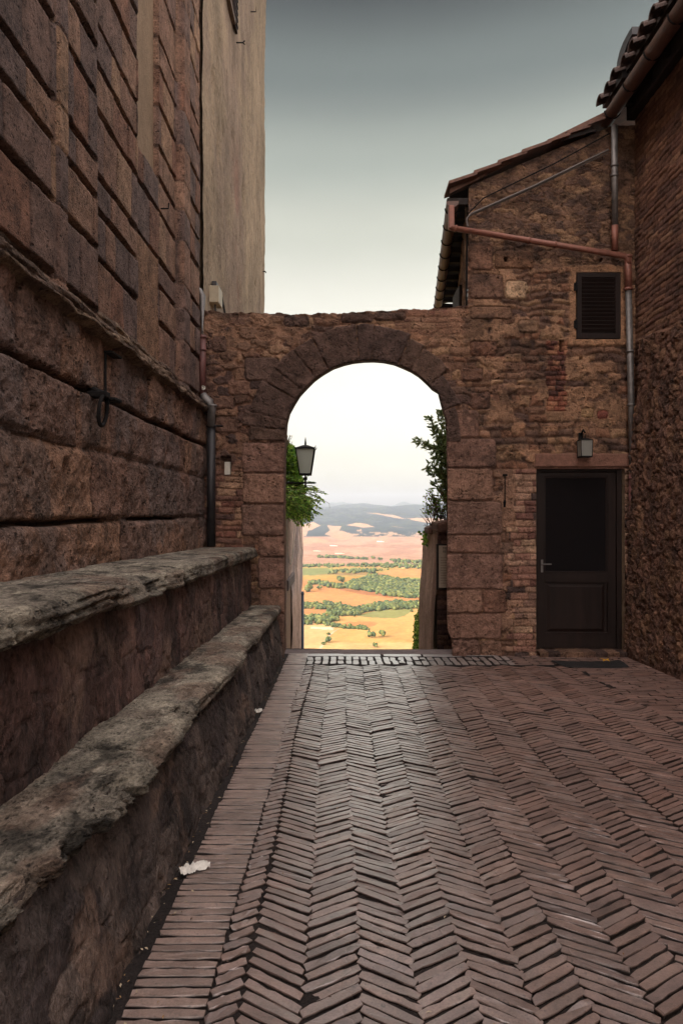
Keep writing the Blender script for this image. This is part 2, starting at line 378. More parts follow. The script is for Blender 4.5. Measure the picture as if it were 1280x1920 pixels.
def paving_mat():
    m, t, b = newmat('worn_paving_brick')
    tc = N(t, 'ShaderNodeNewGeometry'); vec = tc.outputs['Position']
    a = N(t, 'ShaderNodeAttribute'); a.attribute_name = 'Col'
    n1 = noise(t, vec, 9, 7, 0.7); n2 = noise(t, vec, 120, 5, 0.75); n0 = noise(t, vec, 1.1, 4, 0.6)
    ad = N(t, 'ShaderNodeMath', operation='ADD'); t.links.new(n1, ad.inputs[0]); t.links.new(n2, ad.inputs[1])
    f = rng_(t, ad.outputs[0], 0.72, 1.28, 0.5, 1.5)
    mc = N(t, 'ShaderNodeVectorMath', operation='SCALE'); t.links.new(a.outputs['Color'], mc.inputs[0]); t.links.new(f, mc.inputs['Scale'])
    # dark spots of gum, soot and lichen
    sp = rng_(t, noise(t, vec, 46, 4, 0.7), 0.60, 0.68, 0, 0.7)
    mxn = N(t, 'ShaderNodeMix', data_type='RGBA'); t.links.new(sp, mxn.inputs[0]); t.links.new(mc.outputs[0], mxn.inputs[6]); mxn.inputs[7].default_value = (.035, .028, .026, 1)
    t.links.new(mxn.outputs[2], b.inputs['Base Color'])
    rn = rng_(t, n0, 0.35, 0.65, 0.42, 0.58)      # bricks polished by feet along the line through the arch
    spx = N(t, 'ShaderNodeSeparateXYZ'); t.links.new(vec, spx.inputs[0])
    dx = N(t, 'ShaderNodeMath', operation='SUBTRACT'); t.links.new(spx.outputs[0], dx.inputs[0]); dx.inputs[1].default_value = 0.35
    ab = N(t, 'ShaderNodeMath', operation='ABSOLUTE'); t.links.new(dx.outputs[0], ab.inputs[0])
    pol = rng_(t, ab.outputs[0], 0.3, 1.7, 0.55, 1.0)
    t.links.new(rng_(t, ab.outputs[0], 0.4, 1.8, 1.0, 0.45), b.inputs['Specular IOR Level'])
    rm_ = N(t, 'ShaderNodeMath', operation='MULTIPLY'); t.links.new(rn, rm_.inputs[0]); t.links.new(pol, rm_.inputs[1])
    t.links.new(rm_.outputs[0], b.inputs['Roughness']); b.inputs['Specular IOR Level'].default_value = 0.5
    cwt = N(t, 'ShaderNodeMath', operation='MULTIPLY'); t.links.new(rng_(t, ab.outputs[0], 0.5, 1.5, 1.0, 0.0), cwt.inputs[0])
    t.links.new(rng_(t, a.outputs['Fac'], 0.05, 0.12, 0.0, 1.0), cwt.inputs[1]); t.links.new(cwt.outputs[0], b.inputs['Coat Weight']); b.inputs['Coat Roughness'].default_value = 0.32; b.inputs['Coat IOR'].default_value = 1.7
    bp = N(t, 'ShaderNodeBump'); bp.inputs['Distance'].default_value = 0.002
    t.links.new(ad.outputs[0], bp.inputs['Height']); t.links.new(bp.outputs[0], b.inputs['Normal'])
    return m
M['paving'] = paving_mat()
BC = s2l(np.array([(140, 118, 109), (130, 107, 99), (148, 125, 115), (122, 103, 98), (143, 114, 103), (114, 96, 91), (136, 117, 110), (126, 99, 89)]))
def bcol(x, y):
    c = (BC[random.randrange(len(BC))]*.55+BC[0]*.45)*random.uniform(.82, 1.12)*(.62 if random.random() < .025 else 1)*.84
    n = float(fbm(x*.7, y*.7, 3, 40)); k = float(np.clip((abs(x-.35)-.4)/1.3, 0, 1)); return tuple(c*(0.75+0.5*n)*(1-k*np.array([.10, .20, .23])))   # sides darkened and reddened: central sheen painted into the brick colour
L = []
l_, w_ = 0.232, 0.0535; ANG = R(34)
l_, w_ = 0.205, 0.0465; cw = 0.1725; st = w_/math.cos(ANG)
X0, X1, Y0, Y1 = -0.385, 2.40, 0.9, 7.50
ncol = int((X1-X0)/cw)+1
for c in range(ncol):
    xc = X0+cw*c
    a = -ANG if c % 2 else ANG
    if c == 0: xc += cw*.25
    n = int((Y1-Y0)/st)
    for k in range(n+1):
        yc = Y0+k*st+(st/2 if c % 2 else 0)
        drift = 0.012*math.sin(yc*0.9+c*.12)+0.005*math.sin(yc*2.1+c)-(.012 if c == 0 else 0)
        if yc > Y1-0.09: continue
        sunk = random.random() < 0.02
        rut = (c in (4, 6, 11) and random.random() < 0.08)
        ll = (cw+.006)/math.cos(ANG) if c else (cw*.5)/math.cos(ANG)
        if random.random() < 0.01: ll *= random.uniform(.88, .95)
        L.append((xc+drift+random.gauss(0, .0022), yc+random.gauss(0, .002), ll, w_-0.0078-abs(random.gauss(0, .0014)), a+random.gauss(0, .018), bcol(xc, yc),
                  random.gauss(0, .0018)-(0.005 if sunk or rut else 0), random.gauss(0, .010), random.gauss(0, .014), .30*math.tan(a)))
# straight courses beside the herringbone on the right and soldier rows before the arch
for r_ in range(int((8.02-0.9)/0.0600)):
    y = 0.93+r_*0.0600
    x = 2.42
    if y > 7.5: continue
    x += random.uniform(0, .12)-.0
    while x < 3.55:
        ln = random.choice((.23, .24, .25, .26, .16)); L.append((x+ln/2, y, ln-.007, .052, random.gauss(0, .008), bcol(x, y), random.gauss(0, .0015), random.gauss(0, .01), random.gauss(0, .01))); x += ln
x = X0-0.01
while x < 1.85:
    for row in (0, 1):
        wv = 0.086
        cc = tuple(s2l((142, 132, 128))*random.uniform(.75, 1.15))
        L.append((x+wv/2+random.gauss(0, .003)+0, 7.62+row*0.236, .233, wv-.020, pi/2+random.gauss(0, .03), cc, random.gauss(0, .004), random.gauss(0, .02), random.gauss(0, .02)))
    x += 0.086
x = 1.86
while x < 3.5:
    for row in range(9):
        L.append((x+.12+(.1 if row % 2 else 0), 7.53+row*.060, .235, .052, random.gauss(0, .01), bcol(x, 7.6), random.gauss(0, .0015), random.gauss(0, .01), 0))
    x += .245
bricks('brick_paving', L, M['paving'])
L = []
y = 0.85; 
while y < 8.2:                                            # border course along the bench
    L.append((-0.512+random.gauss(0, .0020), y, .236, .0375, random.gauss(0, .008), tuple(s2l((138, 116, 106))*random.uniform(.72, 1.1)), random.gauss(0, .0012), random.gauss(0, .008), random.gauss(0, .01))); y += .0445
bricks('paving_border', L, M['paving'])
L = []
for i, x in enumerate((-.42, .02, .50, .97, 1.42)):        # pale flagstones before the threshold
    L.append((x+.22, 8.10, .445, .16, random.gauss(0, .006), tuple(s2l((150, 144, 142))*random.uniform(.9, 1.1)), 0.0, 0.0, 0))
bricks('flagstone_kerb', L, M['paving'])
# bedding sheet under the bricks
u = np.linspace(-1.2, 3.7, 120); v = np.linspace(-14, 8.6, 380)
U, V = np.meshgrid(u, v); Z = G(V)+und(U, V)-0.0085+(fbm(U*9, V*9, 3, 2)-.5)*.006
grid_mesh('alley_ground', np.stack([U, V, Z], -1), np.zeros(U.shape+(3,)), None, M['ground'])['kind'] = 'structure'
mb = MB()
xs = np.linspace(-1.0, 1.75, 50)
u = np.linspace(-1.3, 1.9, 90); v = np.array([8.195, 8.20, 8.215, 8.28, 8.36, 8.44, 8.485, 8.50, 8.505]); zz = np.array([-1.78, -1.712, -1.703, -1.704, -1.704, -1.705, -1.707, -1.72, -2.4])
U, V = np.meshgrid(u, v); Z = np.repeat(zz[:, None], len(u), 1)+(fbm(U*5, V*5, 3, 9)-.5)*.008
grid_mesh('threshold_slab', np.stack([U, V, Z], -1), np.zeros(U.shape+(3,)), None, M['threshold'])['kind'] = 'structure'

# ------------------------------------------------------------------ the wall with the arch and the gable of the stone house (plane y = D)
INTR = [(533, 1250), (533, 1100), (532, 960), (533.5, 860), (534.6, 822), (536.5, 793), (541, 775), (551, 757), (561, 741), (573, 728), (589, 712), (606, 700), (625, 689), (646, 682), (664, 678),
        (682, 676), (700, 675.5), (719, 677), (738, 681), (755, 688), (770, 695), (784, 704), (798, 717), (810, 729), (821, 736), (824, 750), (830, 771), (835.5, 790), (836.5, 822), (838, 900), (838, 1000), (837, 1100), (838, 1180), (846, 1200), (848, 1250)]
TOPL = [(330, 584), (392, 582), (428, 587), (450, 586), (505, 588), (520, 586), (545, 590), (562, 588), (585, 590), (600, 588), (628, 588), (640, 589), (660, 586), (700, 584), (725, 584), (745, 581), (790, 581), (818, 579), (838, 577), (860, 575), (876, 573)]
GABLE = [(876, 352), (888, 346), (930, 328), (1023, 288), (1050, 277), (1143, 238), (1200, 214)]
def interp_poly(pts, x): return np.interp(x, [p[0] for p in pts], [p[1] for p in pts])
step = 1.55
us = np.arange(372, 1206, step); vs = np.arange(236, 1262, step)
U, V = np.meshgrid(us, vs)
topy = np.where(U < 876, interp_poly(TOPL, U)+(fbm(U/9, U*0, 3, 31)-.5)*5, interp_poly(GABLE, U))
def in_arch(U, V):
    # inside test: horizontal span of the opening at height V
    L_ = [(p[1], p[0]) for p in INTR[:16]][::-1]; R_ = [(p[1], p[0]) for p in INTR[15:]]
    xl = np.interp(V, [p[0] for p in L_], [p[1] for p in L_]); xr = np.interp(V, [p[0] for p in R_], [p[1] for p in R_])
    return (V > 675.6) & (U > xl) & (U < xr), xl, xr
ia, xl, xr = in_arch(U, V)
H = np.zeros(U.shape); C = np.zeros(U.shape+(3,))
def over(mask, h, c):
    global H, C
    k = mask if mask.dtype != bool else mask.astype(float)
    H = H*(1-k)+h*k; C = C*(1-k[..., None])+c*k[..., None]
MORT = s2l((128, 98, 82))
wob = (fbm(U/14, V/14, 4, 60)-.5)
# base: small rubble courses
ed = [200]; rr = np.random.RandomState(2)
while ed[-1] < 1300: ed.append(ed[-1]+rr.uniform(9, 20))
d1, _, i1, i2 = coursed(U, V, ed, 14, 46, 3, 7, 1/26)
hs_ = ss(0.3, 5.0, d1)*(0.010+0.016*i2)+(fbm(U/7, V/7, 4, 5)-.5)*.012
cs = pal(i1, [(132, 102, 84), (120, 92, 76), (142, 110, 88), (106, 84, 72), (134, 98, 78), (118, 90, 74), (150, 120, 94), (94, 74, 66)])
jm = (.35+.65*ss(0.3, 2.6, d1))[..., None]
over(np.ones(U.shape, bool), hs_, cs*jm+s2l((84, 64, 54))*(1-jm))
# arch spandrels, left: irregular rubble in thick mortar
f, v1, v2 = voronoi(U, V, 34, 21, 0.95, 4, 0.9)
hv = ss(0.10, 0.34, f)*(0.012+0.03*v2)+(fbm(U/8, V/8, 4, 6)-.5)*.018
cv = pal(v1, [(104, 80, 68), (84, 66, 60), (118, 92, 76), (96, 72, 62), (72, 58, 54), (124, 96, 78), (146, 118, 96), (90, 70, 62)])
fm = ss(0.08, 0.2, f)[..., None]
left = ss(600, 560, U+wob*60)*ss(1040, 980, V)
over(left, hv, cv*fm+MORT*0.92*(1-fm))
# flat bricks / thin stones in the left strip between 400 and 455
edb = np.arange(560, 1300, 11.5)+rr.uniform(-2, 2, len(np.arange(560, 1300, 11.5)))
db, _, b1, b2 = coursed(U, V, edb, 22, 60, 8, 3, 1/20)
hb = ss(0.4, 2.2, db)*(0.010+.014*b2)+(fbm(U/6, V/6, 3, 7)-.5)*.010
cb = pal(b1, [(128, 92, 78), (108, 80, 70), (140, 106, 86), (92, 70, 64), (120, 82, 70), (150, 120, 98)])
bm_ = ss(0.2, 1.6, db)[..., None]; cb = cb*bm_+MORT*.85*(1-bm_)
over((V > 880) & (U < 456), hb, cb)
# bricks over the arch at the right and along the coping
over(((V < 628+wob*20) & (U > 740) & (U < 872)).astype(float)*0.9, hb+.006, cb*.9)
# gable: dark mottled small rubble
gz = ss(476, 462, V-(U-860)*0.16)
fg, g1_, g2_ = voronoi(U, V, 22, 13, 0.95, 14, 1.0)
cg = pal(g1_, [(122, 96, 78), (106, 83, 70), (132, 104, 82), (92, 73, 64), (114, 89, 73), (140, 112, 88)])
gm = ss(0.03, .16, fg)[..., None]
over(gz*(U > 872), ss(.0, .25, fg)*(.006+.010*g2_)+(fbm(U/6, V/6, 4, 15)-.5)*.02, cg*gm+s2l((104, 80, 64))*(1-gm))
# plaster remains: broad smeared areas with ragged edges
pn = fbm(U/55, V/40, 5, 23)+0.25*(fbm(U/12, V/12, 3, 24)-.5)
zone = ss(485, 520, V)*ss(830, 760, V)*ss(870, 900, U)
pm = ss(.43, .50, pn)*np.clip(zone+ss(560, 600, V)*ss(700, 640, V)*.5, 0, 1)
over(pm*.95, .030+(fbm(U/30, V/30, 4, 25)-.5)*.02, s2l((148, 116, 92))*(0.85+.3*fbm(U/18, V/18, 4, 26))[..., None])
# ochre repaired patches
on = fbm(U/30, V/22, 4, 28)
over(ss(.58, .66, on)*ss(650, 700, V)*ss(900, 860, V)*ss(880, 960, U)*.8, .030+(fbm(U/9, V/9, 4, 27)-.5)*.014, s2l((160, 124, 97))*(0.8+.4*fbm(U/8, V/8, 3, 29))[..., None])
# small red bricks under the shutter
eb2 = np.arange(600, 900, 9.5); d2, _, q1, q2 = coursed(U, V, eb2, 12, 26, 12, 1.5, 1/18)
red = (np.exp(-((U-1042)/22)**2)*((V > 640) & (V < 772)) > .5+wob*.7)
over(red.astype(float), ss(.4, 2, d2)*.018+.006, pal(q1, [(150, 96, 78), (120, 74, 64), (96, 66, 60), (164, 118, 92)])*(.55+.45*ss(.3, 1.5, d2))[..., None])
# brick jambs of the doorway
edj = np.arange(876, 1240, 12.4); edj = edj+rr.uniform(-1.5, 1.5, len(edj))
dj, _, j1, j2 = coursed(U, V, edj, 24, 46, 19, 1.8, 1/24)
jc = pal(j1, [(166, 134, 114), (152, 116, 99), (144, 108, 94), (172, 142, 118), (122, 88, 79), (138, 110, 96), (84, 70, 66), (160, 127, 106)])
jb = ((U > 946+(hash1(np.floor((V-876)/12.4), 3)*22)) & (U < 1003) & (V > 880) & (V < 1236)) | ((U > 1166) & (V > 878) & (V < 1242))
over(jb.astype(float), ss(.3, 1.8, dj)*(.014+.012*j2)+.012, jc*(ss(.2, 1.4, dj)[..., None]*.35+.65))
# mortar smear between quoins and brick jamb
over(ss(.5, .56, fbm(U/16, V/30, 4, 41))*((U > 925) & (U < 965) & (V > 880) & (V < 1200))*.85, .024+wob*.01, s2l((150, 118, 98))*np.ones(U.shape+(3,)))
# squared blocks
def block(x0, x1, y0, y1, c, h=.03, r=3.5, rough=.012, seed=0, soft=1.6):
    ww = (fbm(U/11, V/11, 3, seed+70)-.5)*5
    dx = np.minimum(U-x0, x1-U)+ww; dy = np.minimum(V-y0, y1-V)+ww*.7
    dd = np.minimum(dx, dy)
    rr2 = np.where((dx < 7) & (dy < 7), 7-np.hypot(7-dx, 7-dy), dd); dd = np.minimum(dd, rr2)
    k = ss(-soft*.3, soft*.5, dd)
    hh = h*ss(0, r, dd)+(fbm(U/9, V/9, 5, seed+80)-.5)*rough*1.6
    over(k, hh, (s2l(c)*np.ones(U.shape+(3,)))*(.74+.5*fbm(U/16, V/10, 5, seed+90))[..., None]*(.74+.26*ss(.2, 2, dd))[..., None])
bc1 = [(132, 102, 88), (126, 98, 86), (138, 108, 92), (122, 96, 84)]
for i, (a, b_, y0, y1) in enumerate([(836, 897, 768, 822), (836, 929, 822, 878), (836, 924, 878, 939), (836, 941, 939, 1003), (836, 938, 1003, 1038), (836, 941, 1038, 1105), (836, 904, 1105, 1150), (904, 948, 1105, 1150), (836, 940, 1150, 1198),
                                   (846, 900, 1198, 1232), (900, 940, 1200, 1234)]):
    block(a, b_, y0, y1, bc1[i % 4] if i != 7 else (118, 88, 74), .036, seed=i, rough=.014 if i < 9 else .035)
for i, (a, b_, y0, y1) in enumerate([(454, 540, 829, 887), (455, 540, 887, 945), (453, 540, 945, 1005), (484, 540, 1005, 1044), (484, 540, 1044, 1104), (484, 540, 1104, 1150), (480, 540, 1150, 1250)]):
    block(a, b_, y0, y1, bc1[(i+1) % 4], .04, seed=i+20, rough=.02)
for i, (a, b_, y0, y1, c) in enumerate([(458, 522, 670, 715, (92, 74, 66)), (878, 942, 514, 562, (112, 86, 72)), (878, 924, 455, 508, (120, 90, 74)), (945, 987, 526, 562, (178, 150, 122)), (926, 1000, 470, 505, (122, 92, 72)),
                                       (880, 960, 575, 600, (124, 96, 78)), (1088, 1112, 765, 784, (170, 138, 104)), (1118, 1140, 770, 786, (150, 92, 80)), (970, 1010, 600, 626, (130, 104, 84))]):
    block(a, b_, y0, y1, c, .035, seed=i+40)
for i, (a, b_, y0, y1, c) in enumerate([(428, 470, 712, 742, (120, 92, 78)), (400, 440, 745, 768, (110, 84, 72)), (402, 446, 780, 812, (104, 80, 68)), (398, 425, 630, 662, (98, 76, 66)), (532, 580, 592, 614, (88, 70, 62)),
                                       (640, 700, 588, 606, (86, 68, 60)), (700, 760, 586, 602, (92, 72, 62)), (880, 930, 640, 668, (116, 84, 68)), (862, 905, 690, 716, (112, 84, 70)), (880, 918, 735, 768, (106, 80, 68))]):
    block(a, b_, y0, y1, c, .03, seed=i+60, rough=.03)
# pale render round the shutter
sx = np.maximum(np.abs(U-1119)-43, np.abs(V-574)-65)
over(ss(13, 8, sx+wob*10)*.95, .034+wob*.004, s2l((160, 124, 96))*(.8+.4*fbm(U/10, V/10, 4, 95))[..., None])
# voussoirs
cxv, cyv = 686., 826.
r = np.hypot(U-cxv, V-cyv); th = np.degrees(np.arctan2(cyv-V, U-cxv))
TH = [-12, 21, 41, 58, 67, 86, 95, 118, 129, 142, 150, 166, 173, 181]
RO = [176, 186, 200, 208, 212, 214, 214, 216, 214, 212, 224, 228, 216, 200]
ki = np.clip(np.searchsorted(TH, th)-1, 0, len(TH)-2); TA = np.array(TH, float)
dth = np.minimum(th-TA[ki], TA[ki+1]-th)*pi/180*r; ro = np.array(RO, float)[ki]+6*hash1(ki*3.3, 4)
dv_ = np.minimum(dth, ro-r)+(fbm(U/10, V/10, 3, 51)-.5)*5
inr = (th > -4) & (th < 181) & (V < 829) & (r > 120)
kk = ss(-.4, .8, dv_)*inr
vc = pal(hash1(ki*1.9, 6), [(88, 70, 62), (82, 66, 60), (94, 75, 65), (85, 68, 61)])
over(kk, .036+.014*ss(0, 3.5, dv_)+(fbm(U/10, V/10, 5, 52)-.5)*.03, vc*(.66+.6*fbm(U/14, V/14, 5, 53))[..., None]*(.72+.28*ss(0, 1.6, dv_))[..., None])
# soot / lichen darkening in ragged patches that belong to the stone
sn = fbm(U/60, V/45, 6, 33)+.35*(fbm(U/6, V/6, 3, 34)-.5)
stn = ss(.52, .66, sn)*.5*ss(455, 520, V)*ss(1000, 860, V)*(U > 866)
stn = np.maximum(stn, ss(.40, .55, fbm(U/40, V/30, 5, 35))*ss(16, 4, V-topy+wob*10)*.6)
stn = np.maximum(stn, ss(.5, .62, fbm(U/36, V/26, 6, 36))*.55*gz)
over(stn*(1-kk), H, s2l((58, 47, 43))*np.ones(U.shape+(3,)))
C *= np.array([1.02, .99, .98])*(1.3*(0.84+.32*fbm(U/4, V/4, 3, 99)))[..., None]
# holes: putlog holes and the meter niche
for hx, hy, hw, hh in ((947, 488, 3, 3.5), (1051, 650, 3, 9), (1088, 672, 2.5, 2.5), (1125, 488, 2, 2)):
    k = ss(1.4, .7, np.maximum(np.abs(U-hx)/hw, np.abs(V-hy)/hh)); H = H*(1-k)-.08*k; C *= (1-.6*k)[..., None]
niche = (U > 415) & (U < 434) & (V > 856) & (V < 891)
H = np.where(niche, -.10, H)
# wall openings
door = (U > 1003.5) & (U < 1168) & (V > 877) & (V < 1219)
win = (U > 1078) & (U < 1161) & (V > 512) & (V < 637)
H = np.where(in_arch(U, V)[0], 0.012, H)
# vertex positions; snap border vertices to outlines
Us, Vs = U.copy(), V.copy()
def snapx(a, x, lim):
    m_ = np.abs(a-x) < lim; return np.where(m_, x, a)
for arr_x in (xl, xr):
    m_ = (np.abs(U-arr_x) < step*.75) & (V > 690); Us = np.where(m_, arr_x, Us)
# top of the arch: snap vertically
xs_ = np.array([p[0] for p in INTR[4:30]]); ys_ = np.array([p[1] for p in INTR[4:30]])
ya = np.interp(U, xs_, ys_); m_ = (np.abs(V-ya) < step*.75) & (U > 560) & (U < 808); Vs = np.where(m_, ya, Vs)
m_ = np.abs(V-topy) < step*.9; Vs = np.where(m_, topy, Vs)
Y = D-H
Pos = np.stack([(Us-CX)/F*D, Y, (CY-Vs)/F*D], -1)
cen = lambda A: (A[:-1, :-1]+A[1:, :-1]+A[:-1, 1:]+A[1:, 1:])/4
Uc, Vc = cen(U), cen(V)
topc = cen(topy)
keep = ~in_arch(Uc, Vc)[0] & (Vc > topc) & ~((Uc > 1003.5) & (Uc < 1168) & (Vc > 877) & (Vc < 1219)) & ~((Uc > 1078) & (Uc < 1161) & (Vc > 512) & (Vc < 637))
keep &= ~((Vc < 574) & (Uc < 876))
SPL = 876
arch = empty('arch_wall', (0.4, D, G(D)), 'rough stone wall pierced by a round arched gateway that frames the valley', 'wall')
house = empty('stone_house', (2.4, D, G(D)), 'weathered rubble stone house with a sloping roof, joined to the right side of the arch', 'house')
grid_mesh('masonry', Pos, C, keep & (Uc < SPL), M['wall'], arch)
grid_mesh('wall', Pos, C, keep & (Uc >= SPL), M['wall'], house)
# thickness of the arch wall: intrados, top and back
TH_ = 0.46
prof = []
for (x, y) in INTR:
    p = P(x, y, D); k = ((x-CX)/198.0)
    prof.append((p.x, p.z))
seg = []
for i in range(len(prof)-1):
    for q in range(4):
        tt = q/4; seg.append((prof[i][0]*(1-tt)+prof[i+1][0]*tt, prof[i][1]*(1-tt)+prof[i+1][1]*tt))
seg.append(prof[-1]); seg = np.array(seg)
dep = np.linspace(-.01, TH_, 14)
A, B = np.meshgrid(np.arange(len(seg)), dep)
sx_ = seg[A, 0]; sz_ = seg[A, 1]
scale = 1+np.clip(B, 0, 1)/D*np.where(sx_ > .2, 1.02, .45)
jj = (fbm(A/5, B*12, 4, 8)-.5)*.02*(B > 0.01)*(B < TH_-.01)
ctr = .29
PX = sx_*scale+jj*np.sign(sx_-ctr); PZ = np.where(sz_ > .8, sz_*(1+B/D*.7), sz_)
col = s2l((120, 88, 74))*np.ones(A.shape+(3,))*(.7+.5*fbm(A/4, B*10, 4, 12))[..., None]
grid_mesh('intrados', np.stack([PX, D+B, PZ], -1), col, None, M['wall'], arch)
mb = MB()
bk = [((x-CX)/F*D, (CY-y)/F*D) for x, y in TOPL]
tops_ = [(-2.0, bk[0][1])]+bk[1:]
for i in range(len(tops_)-1):
    a, b_ = tops_[i], tops_[i+1]
    mb.add([(a[0], D-.0, a[1]-.012), (b_[0], D-.0, b_[1]-.012), (b_[0], D+TH_, b_[1]-.03), (a[0], D+TH_, a[1]-.03)], [(0, 1, 2, 3)])
# back face as strips left, right and above the opening
hi = [(PX[-1, i], PZ[-1, i]) for i in range(PX.shape[1])]
yb = D+TH_
zt = 2.34
for i in range(len(hi)-1):
    (xa, za), (xb, zb) = hi[i], hi[i+1]
    if abs(xb-xa) < 1e-4 and za < .6: continue
    mb.add([(xa, yb, za), (xb, yb, zb), (xb, yb, zt), (xa, yb, zt)], [(0, 1, 2, 3)])
mb.add([(-2.0, yb, -1.9), (min(h[0] for h in hi), yb, -1.9), (min(h[0] for h in hi), yb, zt), (-2.0, yb, zt)], [(0, 1, 2, 3)])
mb.add([(max(h[0] for h in hi), yb, -1.9), (1.49, yb, -1.9), (1.49, yb, zt), (max(h[0] for h in hi), yb, zt)], [(0, 1, 2, 3)])
mb.build('back_face', M['plaster'], arch)
# white cover plate in the little niche
pl = MB(); a = P(421, 866, D); b_ = P(432, 890, D); pl.box((a.x, D+.0, b_.z), (b_.x, D+.06, a.z), .004); 
plate = pl.build('cover_plate', M['white']); tag(plate, 'small pale rectangular plate set in a dark hole of the pier left of the archway', 'plate')

# ------------------------------------------------------------------ stone house: door, window, lintel, pipes, roof
def X_(px, d=D): return (px-CX)/F*d
def Z_(py, d=D): return (CY-py)/F*d
# reveals of the door and window openings
def reveal(name, x0, x1, y0, y1, depth, mat, par):
    a0, a1, z0, z1 = X_(x0), X_(x1), Z_(y1), Z_(y0); mb = MB(); f = D-.03; g = D+depth
    mb.add([(a0, f, z0), (a0, g, z0), (a0, g, z1), (a0, f, z1)], [(0, 1, 2, 3)]); mb.add([(a1, f, z0), (a1, g, z0), (a1, g, z1), (a1, f, z1)], [(0, 3, 2, 1)])
    mb.add([(a0, f, z1), (a1, f, z1), (a1, g, z1), (a0, g, z1)], [(0, 3, 2, 1)]); mb.add([(a0, f, z0), (a1, f, z0), (a1, g, z0), (a0, g, z0)], [(0, 1, 2, 3)])
    return mb.build(name, mat, par)
reveal('door_reveal', 1003.5, 1168, 877, 1219, .16, M['plaster'], house)
reveal('window_reveal', 1078, 1161, 512, 637, .12, M['plaster'], house)
# door
def bar(mb, x0, x1, y0, y1, f, b, bev=.004): mb.box((X_(x0), f, Z_(y1)), (X_(x1), b, Z_(y0)), bev)
fr = MB()
bar(fr, 1004, 1013, 878, 1218, D+.04, D+.12); bar(fr, 1158, 1167.5, 878, 1218, D+.04, D+.12); bar(fr, 1013, 1158, 878, 884, D+.045, D+.12)
fr.build('door_frame', M['wood'], house)
dr = MB()
for x0, x1, y0, y1 in ((1013.5, 1023, 885, 1217), (1142, 1157.5, 885, 1217), (1023, 1142, 885, 893), (1023, 1142, 1075, 1093), (1023, 1142, 1190, 1217)): bar(dr, x0, x1, y0, y1, D+.06, D+.105, .003)
bar(dr, 1023, 1142, 1093, 1190, D+.085, D+.10, .002)
door_o = dr.build('door', M['wood'], house)
pn_ = MB()                                                # raised field with bevelled border
a0, a1, z0, z1 = X_(1028), X_(1137), Z_(1186), Z_(1096)
e = .035
pn_.add([(a0, D+.085, z0), (a1, D+.085, z0), (a1, D+.085, z1), (a0, D+.085, z1), (a0+e, D+.066, z0+e), (a1-e, D+.066, z0+e), (a1-e, D+.066, z1-e), (a0+e, D+.066, z1-e)],
        [(0, 1, 5, 4), (1, 2, 6, 5), (2, 3, 7, 6), (3, 0, 4, 7), (4, 5, 6, 7)])
pn_.build('panel', M['wood'], door_o)
gl = MB(); gl.box((X_(1023), D+.088, Z_(1075)), (X_(1142), D+.094, Z_(893))); gl.build('glass_pane', M['glass'], door_o)
bd = MB()
bar(bd, 1023, 1142, 1072, 1075, D+.058, D+.09, .002); bar(bd, 1023, 1142, 893, 895.5, D+.07, D+.09, .002); bar(bd, 1023, 1025.5, 895.5, 1072, D+.07, D+.09, .002); bar(bd, 1139.5, 1142, 895.5, 1072, D+.07, D+.09, .002)
bd.build('glazing_bead', M['wood'], door_o)
bd = MB(); bar(bd, 1021, 1144, 1188, 1191, D+.055, D+.08, .002); bd.build('rail_moulding', M['wood'], door_o)
hd = MB(); hz = Z_(1058); hd.tube([(X_(1018), D+.06, hz), (X_(1018), D+.01, hz), (X_(1022), D-.0, hz), (X_(1033), D+.0, hz)], .008, 10)
hd.box((X_(1016), D+.052, Z_(1074)), (X_(1020), D+.062, Z_(1050)), .002); hd.build('handle', M['zinc'], door_o)
# lintel and step
lt = MB()
u = np.linspace(X_(1000), X_(1181), 90); v = np.linspace(Z_(877), Z_(850), 22); U, V = np.meshgrid(u, v)
dd = np.minimum(np.minimum(U-u[0], u[-1]-U), np.minimum(V-v[0], v[-1]-V))
grid_mesh('lintel', np.stack([U, D-.052*ss(0, .012, dd)-(fbm(U*12, V*12, 4, 3)-.5)*.012+.004, V], -1), np.zeros(U.shape+(3,)), None, M['lintel'], house)
lt.box((X_(1003.5), D-.02, Z_(879)), (X_(1168), D+.15, Z_(876))); lt.build('lintel_soffit', M['lintel'], house)
u = np.linspace(X_(1004), X_(1186), 150); tpar = np.linspace(0, 1, 40)
U, T = np.meshgrid(u, tpar)
zt_, zb_ = Z_(1218.5), Z_(1240)
yy = np.where(T < .45, D+.12-(T/.45)*.27, D-.15-(.0)); zz = np.where(T < .45, zt_, zt_-(T-.45)/.55*(zt_-zb_))
nz = (fbm(U*9, T*4, 4, 4)-.5)*.03; bx = np.abs(((U*7.3) % 1)-.5); joint = ss(.46, .5, bx)*(T > .45)
cc = pal(hash1(np.floor(U*7.3+.5), 8), [(120, 92, 78), (100, 78, 70), (84, 66, 60), (134, 104, 86)])*(1-.5*joint)[..., None]
grid_mesh('door_step', np.stack([U, yy+joint*.012+nz*(T > .45)-.0, zz+nz*.4*(T < .6)], -1), cc, None, M['wall'], house)
